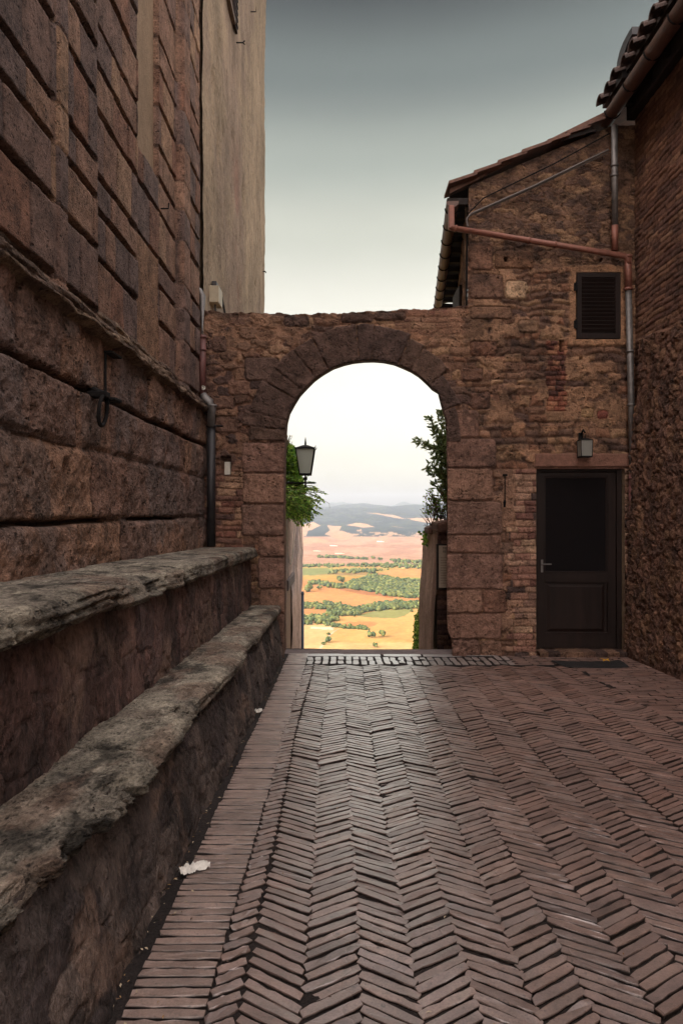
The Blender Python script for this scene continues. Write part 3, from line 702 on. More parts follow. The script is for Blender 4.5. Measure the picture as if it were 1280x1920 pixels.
# shuttered window
sf = MB()
for x0, x1, y0, y1 in ((1079, 1088, 513, 636), (1151, 1160, 513, 636), (1088, 1151, 513, 522), (1088, 1151, 626, 636)): bar(sf, x0, x1, y0, y1, D-.035, D+.02, .004)
shut = sf.build('window_shutter', M['shutter'], house)
for i in range(14):
    y = 526+i*7.15
    lv = MB(); lv.box((X_(1088.2), D-.018, Z_(y)-.021), (X_(1150.8), D-.008, Z_(y)+.021), .002, Matrix.Rotation(R(38+random.uniform(-3, 3)), 4, 'X'))
    lv.build('slat', M['shutter'], shut)
for y in (540, 610):
    hb_ = MB(); hb_.box((X_(1073), D-.055, Z_(y+7)), (X_(1080), D-.03, Z_(y-7)), .003); hb_.tube([(X_(1076), D-.058, Z_(y+9)), (X_(1076), D-.058, Z_(y-9))], .008, 8)
    hb_.build('hinge', M['iron'], shut)
back = MB(); back.box((X_(1080), D+.08, Z_(636)), (X_(1160), D+.09, Z_(513))); back.build('window_back', M['darkwood'], house)

def pipe(name, pts, r, mat, par, n=14, rings=()):
    mb = MB(); mb.tube(pts, r, n)
    for c, d_ in rings:
        c = Vector(c); d_ = Vector(d_).normalized(); mb.tube([c-d_*.012, c+d_*.012], r*1.22, n)
    return mb.build(name, mat, par, smooth=True)
def along(a, b, ts): a = Vector(a); b = Vector(b); return [(a.lerp(b, t), b-a) for t in ts]
# gutter end, hopper and the diagonal copper pipe
e0 = Vector((1.235, 8.00, 3.70)); e1 = Vector((1.72, 12.26, 3.70))
def half_gutter(name, a, b, r, mat, par, nbr=9, endcap=True, flip=1):
    a = Vector(a); b = Vector(b); d_ = (b-a).normalized(); s_ = d_.cross(Vector((0, 0, 1))).normalized()
    mb = MB(); ns = 12
    for rr_, inv in ((r, 1), (r*.9, -1)):
        vs = []; 
        for p in (a, b):
            for q in range(ns+1):
                an = pi+q*pi/ns; vs.append(p+s_*math.cos(an)*rr_+Vector((0, 0, math.sin(an)*rr_)))
        mb.add(vs, [(q, q+1, ns+1+q+1, ns+1+q) for q in range(ns)])
    if endcap: mb.add([a+s_*math.cos(pi+q*pi/ns)*r+Vector((0, 0, math.sin(pi+q*pi/ns)*r)) for q in range(ns+1)], [tuple(range(ns+1))])
    g = mb.build(name, mat, par)
    if nbr:
        for i in range(nbr):
            p = a.lerp(b, (i+.4)/nbr); br = MB()
            br.tube([p+s_*math.cos(pi+q*pi/8)*r*1.06+Vector((0, 0, math.sin(pi+q*pi/8)*r*1.06)) for q in range(9)], .009, 6); br.build('gutter_bracket', M['iron'], g)
    return g
half_gutter('gutter', (X_(848, 7.95), 7.95, Z_(377, 7.95)), (1.72, 12.26, Z_(377, 8)), .072, M['gutter'], house, 9)
hp = MB(); hp.box((X_(840, 7.93), 7.9, Z_(430, 7.93)), (X_(851, 7.93), 7.97, Z_(386, 7.93)), .01); hp.build('rainwater_hopper', M['copper'], house)
dA = Vector((X_(845, 7.9), 7.93, Z_(427, 7.93))); dB = Vector((X_(1170, 7.93), 7.93, Z_(480, 7.93)))
pipe('diagonal_pipe', [dA, dB, dB+Vector((.035, 0, -.04)), dB+Vector((.045, 0, -.10))], .033, M['copper'], house, rings=along(dA, dB, (.03, .45, .6)))
v0 = Vector((X_(1177, 7.93), 7.94, Z_(478, 7.93))); v1 = Vector((X_(1178, 7.93), 7.94, Z_(545, 7.93))); v2 = Vector((X_(1186, 7.93), 7.94, Z_(890, 7.93))); v3 = Vector((X_(1186, 7.93), 7.94, Z_(1240, 7.93)))
pipe('downpipe', [v0, v1], .042, M['copper'], house, rings=along(v0, v1, (.05, .95)))
pipe('downpipe', [v1, v2], .037, M['zinc'], house, rings=along(v1, v2, (.33, .62, .9)))
pipe('downpipe', [v2, v3], .045, M['redpipe'], house, rings=along(v2, v3, (.02, .5)))
u0 = Vector((X_(1151, 7.93), 7.93, Z_(236, 7.93))); u1 = Vector((X_(1152, 7.93), 7.93, Z_(470, 7.93)))
um = u0.lerp(u1, .8)
pipe('downpipe', [u0, um], .036, M['zinc'], house, rings=along(u0, um, (.4, .5)))
pipe('downpipe', [um, u1], .037, M['copper'], house)
cb_ = MB(); cb_.tube([P(876, 425, 7.96), P(874, 411, 7.96), P(882, 401, 7.96), P(1000, 349, 7.97), P(1140, 281, 7.97)], .013, 8); cb_.tube([P(882, 404, 7.97), P(1000, 352, 7.98), P(1140, 286, 7.98)], .007, 8)
cb_.build('cable', M['cable'], house)
cb_ = MB(); cb_.tube([P(878, 400, 7.97), P(905, 372, 7.98), P(960, 345, 7.99), P(1040, 306, 7.98), P(1142, 250, 7.98)], .008, 8); cb_.build('cable', M['iron'], house)
cb_ = MB(); cb_.tube([P(875, 428, 7.98), P(874.5, 480, 7.98), P(874, 572, 7.99)], .011, 8); cb_.build('conduit', M['iron'], house)
# roof slab, verge tiles
def rz(x): return np.interp(x, [X_(840), X_(1143), 5.0], [Z_(354), Z_(225), Z_(225)+1.1])
rf = MB(); t_ = .07
xa, xb = X_(842), 4.4
rf.add([(xa, D-.02, rz(xa)-t_), (xb, D-.02, rz(xb)-t_), (xb, D-.02, rz(xb)-.01), (xa, D-.02, rz(xa)-.01), (xa+.5, 12.3, rz(xa)-t_), (xb, 12.3, rz(xb)-t_-.2), (xb, 12.3, rz(xb)-.21), (xa+.5, 12.3, rz(xa)-.01)],
       [(0, 1, 2, 3), (4, 7, 6, 5), (0, 4, 5, 1), (3, 2, 6, 7), (0, 3, 7, 4), (1, 5, 6, 2)])
roof = rf.build('roof', M['tile'], house)
vt = [(838, 890), (884, 934), (928, 982), (972, 1026), (1020, 1062), (1056, 1100), (1094, 1148)]
for i, (x0, x1) in enumerate(vt):
    a = X_(x0); b_ = X_(x1); za = rz(a)+.012; zb = rz(b_)+.012
    v_ = MB(); th_ = .035; lift = .022
    for yy0, yy1 in ((D-.13+random.uniform(-.02, .02), D+.25),):
        v_.add([(a, yy0, za-th_+lift), (b_, yy0, zb-th_-.004), (b_, yy0, zb-.004), (a, yy0, za+lift), (a, yy1, za-th_+lift), (b_, yy1, zb-th_-.004), (b_, yy1, zb-.004), (a, yy1, za+lift)],
               [(0, 1, 2, 3), (4, 7, 6, 5), (0, 4, 5, 1), (3, 2, 6, 7), (0, 3, 7, 4), (1, 5, 6, 2)])
    v_.build('verge_tile', M['tile'], roof)
ck = MB(); a = P(1050, 264, D-.05); ck.add([(a.x, D-.08, a.z-.02), (a.x+.05, D-.08, a.z+.085), (a.x+.3, D-.08, a.z+.135), (a.x+.42, D-.08, a.z+.11), (a.x, D+.3, a.z-.02), (a.x+.05, D+.3, a.z+.085), (a.x+.3, D+.3, a.z+.135), (a.x+.42, D+.3, a.z+.11)],
       [(0, 1, 2, 3), (4, 7, 6, 5), (0, 4, 5, 1), (1, 5, 6, 2), (2, 6, 7, 3)]); ck.build('ridge_tile', M['darkwood'], roof)
# side wall of the house running back beyond the arch, eave timber
u = np.linspace(0, 1, 160); v = np.linspace(-3.5, 3.72, 260); U, V = np.meshgrid(u, v)
f, a1_, a2_ = voronoi(U*4.2, V, .3, .16, .95, 44, .8)
cc = pal(a1_, [(150, 118, 92), (120, 92, 74), (134, 104, 84), (166, 132, 104)])*(.5+.5*ss(.03, .2, f))[..., None]
grid_mesh('side_wall', np.stack([1.492+U*.60, D+.03+U*4.25, V], -1)-np.stack([ss(.05, .25, f)*.025, U*0, U*0], -1), cc, None, M['wall'], house)
ev = MB()
ev.add([(X_(843), D-.02, Z_(357)-.075), (1.5, D-.02, Z_(357)+.02), (2.1, 12.3, Z_(357)+.02), (1.75, 12.3, Z_(357)-.075)], [(0, 1, 2, 3)])
for i in range(12):
    t = i/11; y = D+.05+t*4.1; ev.box((1.25+t*.5, y-.035, Z_(357)-.16), (1.56+t*.58, y+.035, Z_(357)-.08), .004)
ev.build('rafter', M['darkwood'], house)
sw = MB(); sw.box((1.60, 9.3, 2.60), (1.66, 9.85, 3.10), .01); sw.build('side_window', M['darkwood'], house)
# body of the house behind the gable (keeps the light out)
bdy = MB(); bdy.add([(2.0, 12.2, -3), (4.4, 12.2, -3), (4.4, 12.2, 4.6), (2.0, 12.2, 3.7)], [(0, 1, 2, 3)]); bdy.box((3.9, D, -3), (4.2, 12.2, 4.6)); bdy.build('rear_wall', M['plaster'], house)

# wall lantern over the door
def lantern(name, c, s, label, mats=('iron', 'frost'), taper=.62, horns=True, group=None, standing=True):
    """square lantern; c = centre of its glass bottom, s = half width at the top, height 2.7 s"""
    root = empty(name, c, label, 'lantern', group)
    cx, cy, cz = c; H_ = s*2.75; b = s*taper
    f = MB()
    for sx, sy in ((-1, -1), (1, -1), (1, 1), (-1, 1)): f.tube([(cx+sx*b, cy+sy*b, cz), (cx+sx*s, cy+sy*s, cz+H_)], s*.07, 6)
    for z, a in ((cz, b), (cz+H_, s)):
        f.tube([(cx-a, cy-a, z), (cx+a, cy-a, z), (cx+a, cy+a, z), (cx-a, cy+a, z), (cx-a, cy-a, z)], s*.08, 6)
    f.frustum((cx, cy), cz-s*.14, cz-s*.02, b*1.12, b*1.12, b*1.08, b*1.08)
    if horns:
        for sx, sy in ((-1, -1), (1, -1), (1, 1), (-1, 1)): f.tube([(cx+sx*s, cy+sy*s, cz+H_), (cx+sx*s*1.12, cy+sy*s*1.12, cz+H_+s*.1), (cx+sx*s*1.16, cy+sy*s*1.16, cz+H_+s*.28)], [s*.07, s*.05, s*.02], 6)
    f.build('frame', M[mats[0]], root)
    g = MB(); g.frustum((cx, cy), cz+.002, cz+H_-.002, b*.97, b*.97, s*.97, s*.97); g.build('glass', M[mats[1]], root)
    r_ = MB(); r_.frustum((cx, cy), cz+H_+s*.03, cz+H_+s*.38, s*1.06, s*1.06, s*.24, s*.24); r_.tube([(cx, cy, cz+H_+s*.36), (cx, cy, cz+H_+s*.6), (cx, cy, cz+H_+s*1.25)], [s*.10, s*.12, s*.02], 8)
    r_.build('cap', M[mats[0]], root)
    return root
wl = lantern('wall_lantern', (X_(1086), D-.17, Z_(856, 7.9)), .068, 'small black wall lantern hanging over the dark glazed door', taper=.92, horns=False)
bk_ = MB(); x = X_(1086); bk_.tube([(x, D-.03, Z_(818)), (x, D-.12, Z_(808)), (x, D-.17, Z_(814))], .010, 8); bk_.box((x-.03, D-.05, Z_(838)), (x+.03, D-.03, Z_(812)), .006); bk_.build('bracket', M['iron'], wl)
# bell pull rod
bp_ = MB(); bp_.tube([P(946, 892, D-.045), P(946, 938, D-.045)], .006, 8); bp_.tube([P(946, 937, D-.05), P(945.5, 941, D-.05), P(945, 951, D-.05)], [.008, .018, .010], 10)
bp_.box(P(943, 889, D-.06), P(949, 893, D-.02), .002)
bp = bp_.build('bell_pull', M['iron']); tag(bp, 'thin iron bell pull rod hanging on the wall left of the door', 'bell pull')
# doormat with a leaf
u = np.linspace(0, 1, 60); v = np.linspace(0, 1, 16); U, V = np.meshgrid(u, v)
XX = 2.36+U*.74+(V-.5)*.10*(U-.5); YY = 7.30+V*.36+.03*np.sin(U*pi)*(-1)
ZZ = G(YY)+und(XX, YY)+.014+.008*(np.abs(U-.5)*2)**4+(fbm(U*8, V*4, 3, 3)-.5)*.01
E = np.minimum(np.minimum(U, 1-U), np.minimum(V, 1-V)); ZZ = np.where(E <= 0, ZZ-.014, ZZ)
mat_ = grid_mesh('doormat', np.stack([XX, YY, ZZ], -1), np.zeros(U.shape+(3,)), None, M['rubber']); tag(mat_, 'black rubber doormat lying on the bricks in front of the door', 'doormat')
lf = MB(); c = Vector((2.90, 7.50, G(7.5)+.045)); pts = []
for i in range(12):
    a = i*2*pi/12; rr_ = .035*(1.3 if i % 2 else .75); pts.append(c+Vector((math.cos(a)*rr_, math.sin(a)*rr_, .012*math.sin(a*3))))
lf.add([c+Vector((0, 0, -.006))]+pts, [(0, 1+i, 1+(i+1) % 12) for i in range(12)]); lf.tube([c, c+Vector((-.05, .02, .012))], .003, 5)
tag(lf.build('fallen_leaf', M['yellow']), 'yellow fallen leaf lying on the black doormat', 'leaf')

# ------------------------------------------------------------------ brick building on the right
bb = empty('brick_building', (3.46, 7, G(7)), 'tall brown brick building with rubble base and curved eave tiles at the right edge', 'building')
XR = 3.46
ys = np.arange(4.6, 8.06, .011); zs = np.arange(-1.75, 4.9, .0115); U, V = np.meshgrid(ys, zs)
edb = np.arange(-2, 5.2, .062); rr = np.random.RandomState(4)
db, _, b1, b2 = coursed(U, V, edb, .20, .30, 31, .016, 3)
hb = ss(0, .014, db)*(.003+.009*b2)+(fbm(U*14, V*14, 5, 7)-.5)*.026
cb = pal(b1, [(118, 86, 70), (108, 79, 66), (126, 93, 74), (98, 72, 62), (114, 82, 66), (104, 74, 63), (132, 100, 80)])
cb = cb*(.55+.45*ss(0, .012, db))[..., None]*(.6+.8*fbm(U*3, V*3, 6, 9, .65))[..., None]
# rough plastered rubble below, thickening to the foot, ending short of the corner at its top
Zs = (CY-650)/F*D
lowtop = 1.95+(fbm(U*3, V*0, 3, 14)-.5)*.15
f, v1_, v2_ = voronoi(U, V, .11, .10, .95, 17, 1.0)
hr = ss(.0, .5, f)*(.006+.014*v2_)+(fbm(U*9, V*5, 6, 18, .6)-.5)*.06
cr_ = pal(v1_, [(118, 88, 72), (104, 78, 66), (112, 84, 68), (98, 74, 64), (124, 94, 74), (114, 84, 70)])*(.72+.28*ss(.03, .3, f))[..., None]*(.40+1.35*fbm(U*9, V*5, 6, 19, .65))[..., None]
yend = np.interp(V, [-1.7, .9, 1.3, 1.95], [8.04, 7.98, 7.82, 7.80])+(fbm(V*3, V*0, 3, 20)-.5)*.08
kz = ss(.02, -.02, V-lowtop)*ss(.0, -.035, U-yend)
H = hb*(1-kz)+(hr+.075+.035*np.clip(1.9-V, 0, 4)*.6)*kz; C = cb*(1-kz[..., None])+cr_*kz[..., None]
Pos = np.stack([XR-H, U, V], -1)
mk = np.ones((len(zs)-1, len(ys)-1), bool); vc_ = (zs[:-1]+zs[1:])/2
C = C*1.15
grid_mesh('brick_wall', Pos, C, mk & (vc_[:, None] > 1.95), M['brickwall'], bb)
grid_mesh('rubble_base', Pos, C, mk & (vc_[:, None] <= 1.95), M['rubble'], bb)
ext = MB(); ext.box((XR+.0, -9, -2), (XR+.3, 4.6, 4.9)); ext.box((XR+.02, 4.6, -2), (XR+.3, D, 4.9)); ext.build('wall_continuation', M['plaster'], bb)
so_ = MB(); so_.box((3.10, -9, 4.80), (3.9, D+.05, 4.86)); so_.box((3.36, -9, 4.62), (XR, D, 4.79), .01)
for i in range(18): so_.box((3.12, 7.85-i*.42-.04, 4.68), (3.47, 7.85-i*.42+.04, 4.79), .004)
so_.build('eave_soffit', M['darkwood'], bb)
half_gutter('gutter', (3.13, D+.03, 4.64), (3.13, 2.0, 4.64), .085, M['gutter'], bb, 12)
rs_ = MB(); rs_.add([(3.08, D+.05, 4.87), (6, D+.05, 6.0), (6, -9, 6.0), (3.08, -9, 4.87)], [(0, 1, 2, 3)]); rt = rs_.build('roof', M['tile'], bb)
for i in range(22):                                       # curved cover tiles with their open ends over the gutter
    y = 7.98-i*.235; mb = MB(); ns = 8
    o0 = random.uniform(-.02, .02); vs = []
    for (xx, zz, rr_) in ((2.99+o0, 4.785, .085), (3.5, 4.98, .075)):
        for ro_ in (rr_, rr_-.016):
            for q in range(ns+1): an = q*pi/ns; vs.append((xx, y+math.cos(an)*ro_, zz+math.sin(an)*ro_*1.05))
    k = ns+1; fs = []
    for q in range(ns): fs += [(q, q+1, 2*k+q+1, 2*k+q), (k+q, 3*k+q, 3*k+q+1, k+q+1), (q, k+q, k+q+1, q+1)]
    mb.add(vs, fs); mb.build('eave_tile', M['tile_dark'], rt, smooth=False)
cw_ = MB(); ns = 12; c = Vector((3.06, 7.32, 4.76)); vs = []      # black rounded cowl over the eave
for k_ in range(2):
    for q in range(ns+1):
        a = q*pi/2/ns; vs.append((c.x+.02+k_*.16, c.y+.24-.30*math.sin(a)*1.0, c.z+.05+.30*(1-math.cos(a)) if False else c.z+.36-.36*(1-math.sin(pi/2-a))))
vs2 = [(x+.0, y+.02, z-.03) for x, y, z in vs]
n_ = ns+1
pr = [(0.30, -.02), (.30, .16), (.27, .25), (.20, .32), (.10, .355), (-.04, .365), (-.12, .36), (-.12, .28), (0, .26), (.10, .2), (.13, .10), (.13, -.02)]
vs = [(c.x+dx, c.y+a, c.z+b) for dx in (0, .22) for a, b in pr]; m_ = len(pr)
cw_ = MB(); cw_.add(vs, [(i, (i+1) % m_, m_+(i+1) % m_, m_+i) for i in range(m_)]+[tuple(range(m_)), tuple(range(2*m_-1, m_-1, -1))])
tag(cw_.build('roof_vent', M['blackpipe']), 'black rounded metal cowl standing among the eave tiles of the brick building', 'roof vent')

# ------------------------------------------------------------------ rusticated building on the left
rb = empty('rusticated_building', (-1.66, 5, G(5)), 'massive brown rusticated stone building with deep grooved joints and a cornice', 'building')
XU = -1.68
ys = np.arange(2.6, 8.075, .0125); zs = np.arange(1.24, 6.9, .0125); U, V = np.meshgrid(ys, zs)
J = np.array([1.05, 1.32, 1.74, 2.07, 2.31, 2.75, 3.06, 3.35, 3.72, 4.07, 4.35, 4.84, 5.17, 5.5, 5.85, 6.2, 6.5, 6.85, 7.2])
zones = [(2.0, 3.84, 'b'), (3.84, 4.0, 's'), (4.0, 4.51, 'b'), (4.51, 5.60, 'b'), (5.60, 6.24, 'o'), (6.24, 6.91, 'b'), (6.91, 7.2, 's'), (7.2, 8.2, 'b')]
k = np.clip(np.searchsorted(J, V+(fbm(U*2, V*2, 3, 3)-.5)*.02)-1, 0, len(J)-2)
H = np.zeros(U.shape); C = np.zeros(U.shape+(3,)); slot = np.zeros(U.shape)
PB = [(138, 108, 90), (118, 94, 84), (130, 100, 84), (104, 86, 80), (146, 116, 94), (110, 90, 83), (126, 92, 76)]
for zi, (a, b_, kind) in enumerate(zones):
    m_ = (U >= a) & (U < b_); 
    dz = np.abs(V-J[np.argmin(np.abs(V[..., None]-J), -1)])
    ux = np.minimum(U-a, b_-U)
    if kind == 's':
        _, _, i1, i2 = coursed(U, V, J+.09, 1, 1.2, 60+zi)
        dj_ = np.min(np.abs(V[..., None]-J), -1)
        h = .030*ss(0, .02, ux)-.012*ss(.010, .004, dj_); c = pal(hash1(np.searchsorted(J, V)*3.1+zi), PB)*1.02
    elif kind == 'o':
        hi_ = V > 3.06; lo_ = V < 2.31
        d_, _, i1, i2 = coursed(U, V, J, .22, .5, 70+zi, .01, 2)
        h = np.where(hi_, -.16, np.where(lo_, .0, .012*i2)); c = np.where((hi_ | lo_)[..., None], s2l((146, 112, 88))*np.where(hi_, 1.3, .85)[..., None]*np.ones(U.shape+(3,)), pal(i1, PB))
        s_ = ss(.024, .012, dz)*(~hi_ & ~lo_)+ss(.024, .012, np.abs(V-2.40))*0
        slot = np.where(m_, np.maximum(slot, s_), slot)
    else:
        d_, _, i1, i2 = coursed(U, V, J, .20, .55, 70+zi, .002, 2)
        vj = np.maximum(0, 1)
        h = .006+.014*i2*ss(0, .012, d_); c = pal(i1, PB)*(.62+.38*ss(.003, .012, d_))[..., None]
        s_ = ss(.027, .016, dz+(fbm(U*8, V*8, 3, 4)-.5)*.004)*ss(.01, .03, ux)
        slot = np.where(m_, np.maximum(slot, s_), slot)
    H = np.where(m_, h, H); C = np.where(m_[..., None], c, C)
H = H+.062*((U < 4.51) | ((U > 6.91) & (U < 7.74)))-slot*.065+(fbm(U*10, V*10, 5, 6)-.5)*.014*(1-slot)
# weathered arrises: blocks droop a little over the joint below
C = 1.12*C*(1-.45*slot)[..., None]*(.80+.40*fbm(U*2.6, V*1.6, 6, 16, .7))[..., None]
grid_mesh('rusticated_wall', np.stack([XU+H, U, V], -1), C, None, M['rustic'], rb)
# lower rock faced wall
XL = -1.61
ys = np.arange(2.2, 8.06, .0095); zs = np.arange(-.62, 1.22, .0085); U, V = np.meshgrid(ys, zs)
edg = [-1.2, -.06, .40, .775, 1.30]
dd_, dvv, i1, i2 = coursed(U, V, edg, .55, 1.15, 5, .008, 1.6)
sl_ = np.maximum(ss(.024, .010, np.abs(V-.775+(fbm(U*3, V*0, 3, 2)-.5)*.03))*(hash1(np.floor(U*1.1), 3) > -.1), ss(.019, .007, np.abs(V+.06+(fbm(U*3, V*0, 3, 3)-.5)*.04))*ss(.35, .45, fbm(U*1.4, V*0, 2, 33))*(U < 7))
h = ss(0, .05, dd_)*.022+(fbm(U*5, V*5, 6, 5, .68)-.5)*.075+.025*i2
for (hy, hz_, hr_) in ((5.55, .02, .07), (6.2, .34, .05), (5.2, .35, .10), (6.3, .10, .04), (6.35, .55, .05), (4.0, .25, .05), (7.0, .5, .04)):
    g_ = np.exp(-(((U-hy)/hr_)**2+((V-hz_)/hr_)**2)); h -= g_*.045
h = h*(1-sl_)-.055*sl_
c = 1.08*pal(i1, [(144, 112, 94), (132, 102, 88), (150, 116, 95), (126, 100, 88)])*(1-.5*sl_)[..., None]*(.74+.52*fbm(U*9, V*9, 6, 15, .75))[..., None]*(.62+.38*ss(0, .014, dd_))[..., None]
gm_ = ss(.52, .6, fbm(U*2.6, V*1.7, 4, 44))[..., None]*.45; c = c*(1-gm_)+s2l((108, 101, 100))*gm_
grid_mesh('rock_faced_wall', np.stack([XL+h-.02, U, V], -1), c, None, M['rock'], rb)
# cornice: swept, worn profile
pr = np.array([(-1.70, 1.395), (-1.655, 1.375), (-1.638, 1.335), (-1.645, 1.31), (-1.615, 1.30), (-1.585, 1.275), (-1.578, 1.245), (-1.59, 1.225), (-1.56, 1.215), (-1.525, 1.195), (-1.522, 1.170), (-1.535, 1.160), (-1.60, 1.150), (-1.66, 1.12)])
tt = np.linspace(0, len(pr)-1, 64); px_ = np.interp(tt, range(len(pr)), pr[:, 0]); pz_ = np.interp(tt, range(len(pr)), pr[:, 1])
ys = np.arange(2.2, 7.99, .013); U, T = np.meshgrid(ys, tt)
nx = fbm(U*3.5, T*.35, 6, 51, .62)-.5
er = ss(.50, .70, fbm(U*2.4, T*0+1, 4, 53))*.035
XX = px_[:, None]+nx*.075-er*(T > 7); ZZ = pz_[:, None]+(fbm(U*4, T*.4, 5, 52)-.5)*.05+er*.5*(T > 9)*(T < 11.5)
c = pal(fbm(U*2.2, T*.15, 5, 54)*1.0, [(118, 98, 84), (128, 106, 88), (108, 88, 76), (136, 114, 94), (122, 98, 82)])*(.55+.9*fbm(U*8, T*.8, 4, 55))[..., None]
grid_mesh('cornice', np.stack([XX, U, ZZ], -1), c, None, M['rock'], rb)
fl = MB(); fl.box((-3.2, -9, -2), (-1.72, 7.98, 9.6)); fl.box((-1.8, -9, 1.16), (-1.56, 2.2, 1.38)); fl.box((-1.8, -9, -1.4), (-1.66, 2.6, 9.4)); fl.build('wall_core', M['plaster'], rb)
fe = MB(); fe.box((-1.72, 7.95, -1.8), (-1.62, 8.0, 6.9)); 
# iron ring on its bracket
tr = empty('tether_ring', (-1.55, 4.42, .62), 'black iron ring hanging from a wall bracket under the cornice', 'iron ring')
c = Vector((-1.535, 4.40, .655)); mb = MB(); mb.tube([c+Vector((.012*math.sin(a), .072*math.cos(a), .098*math.sin(a))) for a in [i*2*pi/28 for i in range(29)]], .0125, 10, False); mb.build('ring', M['iron'], tr, True)
mb = MB(); mb.box((-1.63, 4.36, .735), (-1.50, 4.44, .775), .006); mb.tube([(-1.62, 4.40, .80), (-1.535, 4.40, .765), (-1.525, 4.40, .74)], .018, 8); mb.build('bracket', M['iron'], tr)
th = MB(); th.box((-1.60, 4.605, .77), (-1.588, 4.630, 1.09), .003); th.box((-1.60, 4.60, .755), (-1.52, 4.74, .775), .004); th.box((-1.60, 4.60, 1.075), (-1.54, 4.80, 1.088), .003)
tag(th.build('torch_bracket', M['iron']), 'flat black iron torch bracket bolted beside the ring under the cornice', 'bracket')
hk = MB(); c = Vector((-1.665, 6.30, 2.80)); hk.tube([c, c+Vector((.07, 0, 0)), c+Vector((.075, 0, .05))], .007, 6); tag(hk.build('wall_hook', M['iron']), 'small bent iron hook sticking out of the grooved stone blocks', 'hook')
# downpipe in the corner
z0 = Vector((X_(380, 7.9), 7.88, Z_(556, 7.9))); z1 = Vector((X_(380, 7.9), 7.88, Z_(740, 7.9)))
pipe('downpipe', [z0+Vector((-.12, 0, .10)), z0+Vector((-.03, 0, .05)), z0, z0.lerp(z1, .4)], .040, M['zinc'], rb)
pipe('downpipe', [z0.lerp(z1, .4), z1], .042, M['redpipe'], rb, rings=along(z0, z1, (.42, .55)))
z2 = Vector((X_(399, 7.9), 7.86, Z_(762, 7.9)))
pipe('downpipe', [z1, z1+Vector((.03, 0, -.04)), z2+Vector((-.02, 0, .04)), z2, Vector((X_(396, 7.9), 7.88, Z_(800, 7.9)))], .046, M['zinc'], rb, rings=[(z2, (0, 0, 1))])
z3 = Vector((X_(396, 7.9), 7.90, Z_(795, 7.9))); z4 = Vector((X_(396, 7.9), 7.90, Z_(1025, 7.9)))
pipe('downpipe', [z3, z4], .050, M['blackpipe'], rb, rings=along(z3, z4, (.02,)))
ck = MB(); ck.tube([(z3.x+.04, 7.9, z3.z-.02), (z3.x+.13, 7.93, z3.z-.02)], .012, 8); ck.build('pipe_clamp', M['iron'], rb)
st_ = MB(); c = Vector((X_(381, 7.84), 7.834, Z_(727, 7.84))); n_ = 20
st_.add([c+Vector((math.cos(i*2*pi/n_)*.026, .012*abs(math.cos(i*2*pi/n_))**2, math.sin(i*2*pi/n_)*.026)) for i in range(n_)], [tuple(range(n_))])
stk = st_.build('sticker', M['white']); tag(stk, 'round white sticker with a small dark emblem on the red downpipe', 'sticker')
ik = MB(); ik.tube([c+Vector((-.008, -.003, .014)), c+Vector((.008, -.003, .014)), c+Vector((.012, -.003, .002)), c+Vector((.002, -.003, -.004)), c+Vector((.006, -.003, -.016)), c+Vector((-.008, -.003, -.014))], .003, 5); ik.build('emblem', M['ink'], stk)

# ------------------------------------------------------------------ tall plastered building beyond, left
tw = empty('plastered_building', (-1.62, 11, -2.6), 'tall pale plastered building rising above the left end of the arch wall', 'building')
XT = -1.625
ys = np.arange(8.0, 14.56, .04); zs = np.arange(-3.0, 11.8, .04); U, V = np.meshgrid(ys, zs)
wy0, wy1, wz0 = 9.0, 10.28, 7.27
mk = ~((cen(U) > wy0) & (cen(U) < wy1) & (cen(V) > wz0) & (cen(V) < 9.4))
h = (fbm(U*1.2, V*1.2, 6, 61)-.5)*.09+(fbm(U*6, V*6, 4, 62)-.5)*.03
for hy, hz_, a_, b_ in ((8.7, 3.5+2, .1, .18), (9.1, 6.3, .10, .22), (11.4, 5.3, .16, .20), (11.0, 4.4, .12, .25), (9.4, 5.2, .08, .15), (12.9, 4.3, .12, .08), (9.0, 4.8, .08, .3), (10.2, 5.6, .14, .12)):
    h -= .07*np.exp(-(((U-hy)/a_)**2+((V-hz_)/b_)**2)*1.6)
ed_ = np.where(U > 14.50, (fbm(V*1.3, V*0, 4, 63)-.5)*.08, 0)
tn = fbm(U*.6, V*.5, 5, 64)
c = s2l((146, 128, 107))*(.72+.56*fbm(U*2.2, V*.8, 6, 65))[..., None]*np.ones(U.shape+(3,))
k = ss(.5, .62, tn)[..., None]*.5; c = c*(1-k)+s2l((122, 104, 94))*k
k = (np.exp(-((U-10.6)/.35)**2)*ss(6.2, 5, V)*ss(2.2, 3, V)*ss(.4, .6, fbm(U*2, V*1.2, 4, 66)))[..., None]*.6; c = c*(1-k)+s2l((118, 82, 72))*k
k = ss(3.4, 2.2, V)[..., None]*.35; c = c*(1-k)+s2l((146, 138, 126))*k
grid_mesh('plaster_wall', np.stack([XT+h*.6+ed_, U, V], -1), c, mk, M['tower'], tw)
ct = MB(); ct.box((-5.5, 8.02, -3), (XT-.05, 14.55, 13.2)); ct.box((-5.5, 8.05, 11.7), (XT, 14.55, 13.2))
ct.build('core', M['plaster'], tw)
wf = MB(); wf.box((XT-.045, wy0, wz0), (XT-.02, wy1, 9.4)); wn_ = wf.build('window', M['glass'], tw)
wf = MB(); wf.box((XT-.04, wy0, wz0+.0), (XT+.03, wy0+.08, 9.4), .004); wf.box((XT-.04, wy1-.08, wz0), (XT+.03, wy1, 9.4), .004); wf.box((XT-.04, wy0, wz0), (XT+.05, wy1, wz0+.07), .004); wf.build('frame', M['oldwood'], wn_)
shb = MB(); shb.box((XT+.01, wy1-.10, wz0-.01), (XT+.05, wy1+.10, 9.4), .006)
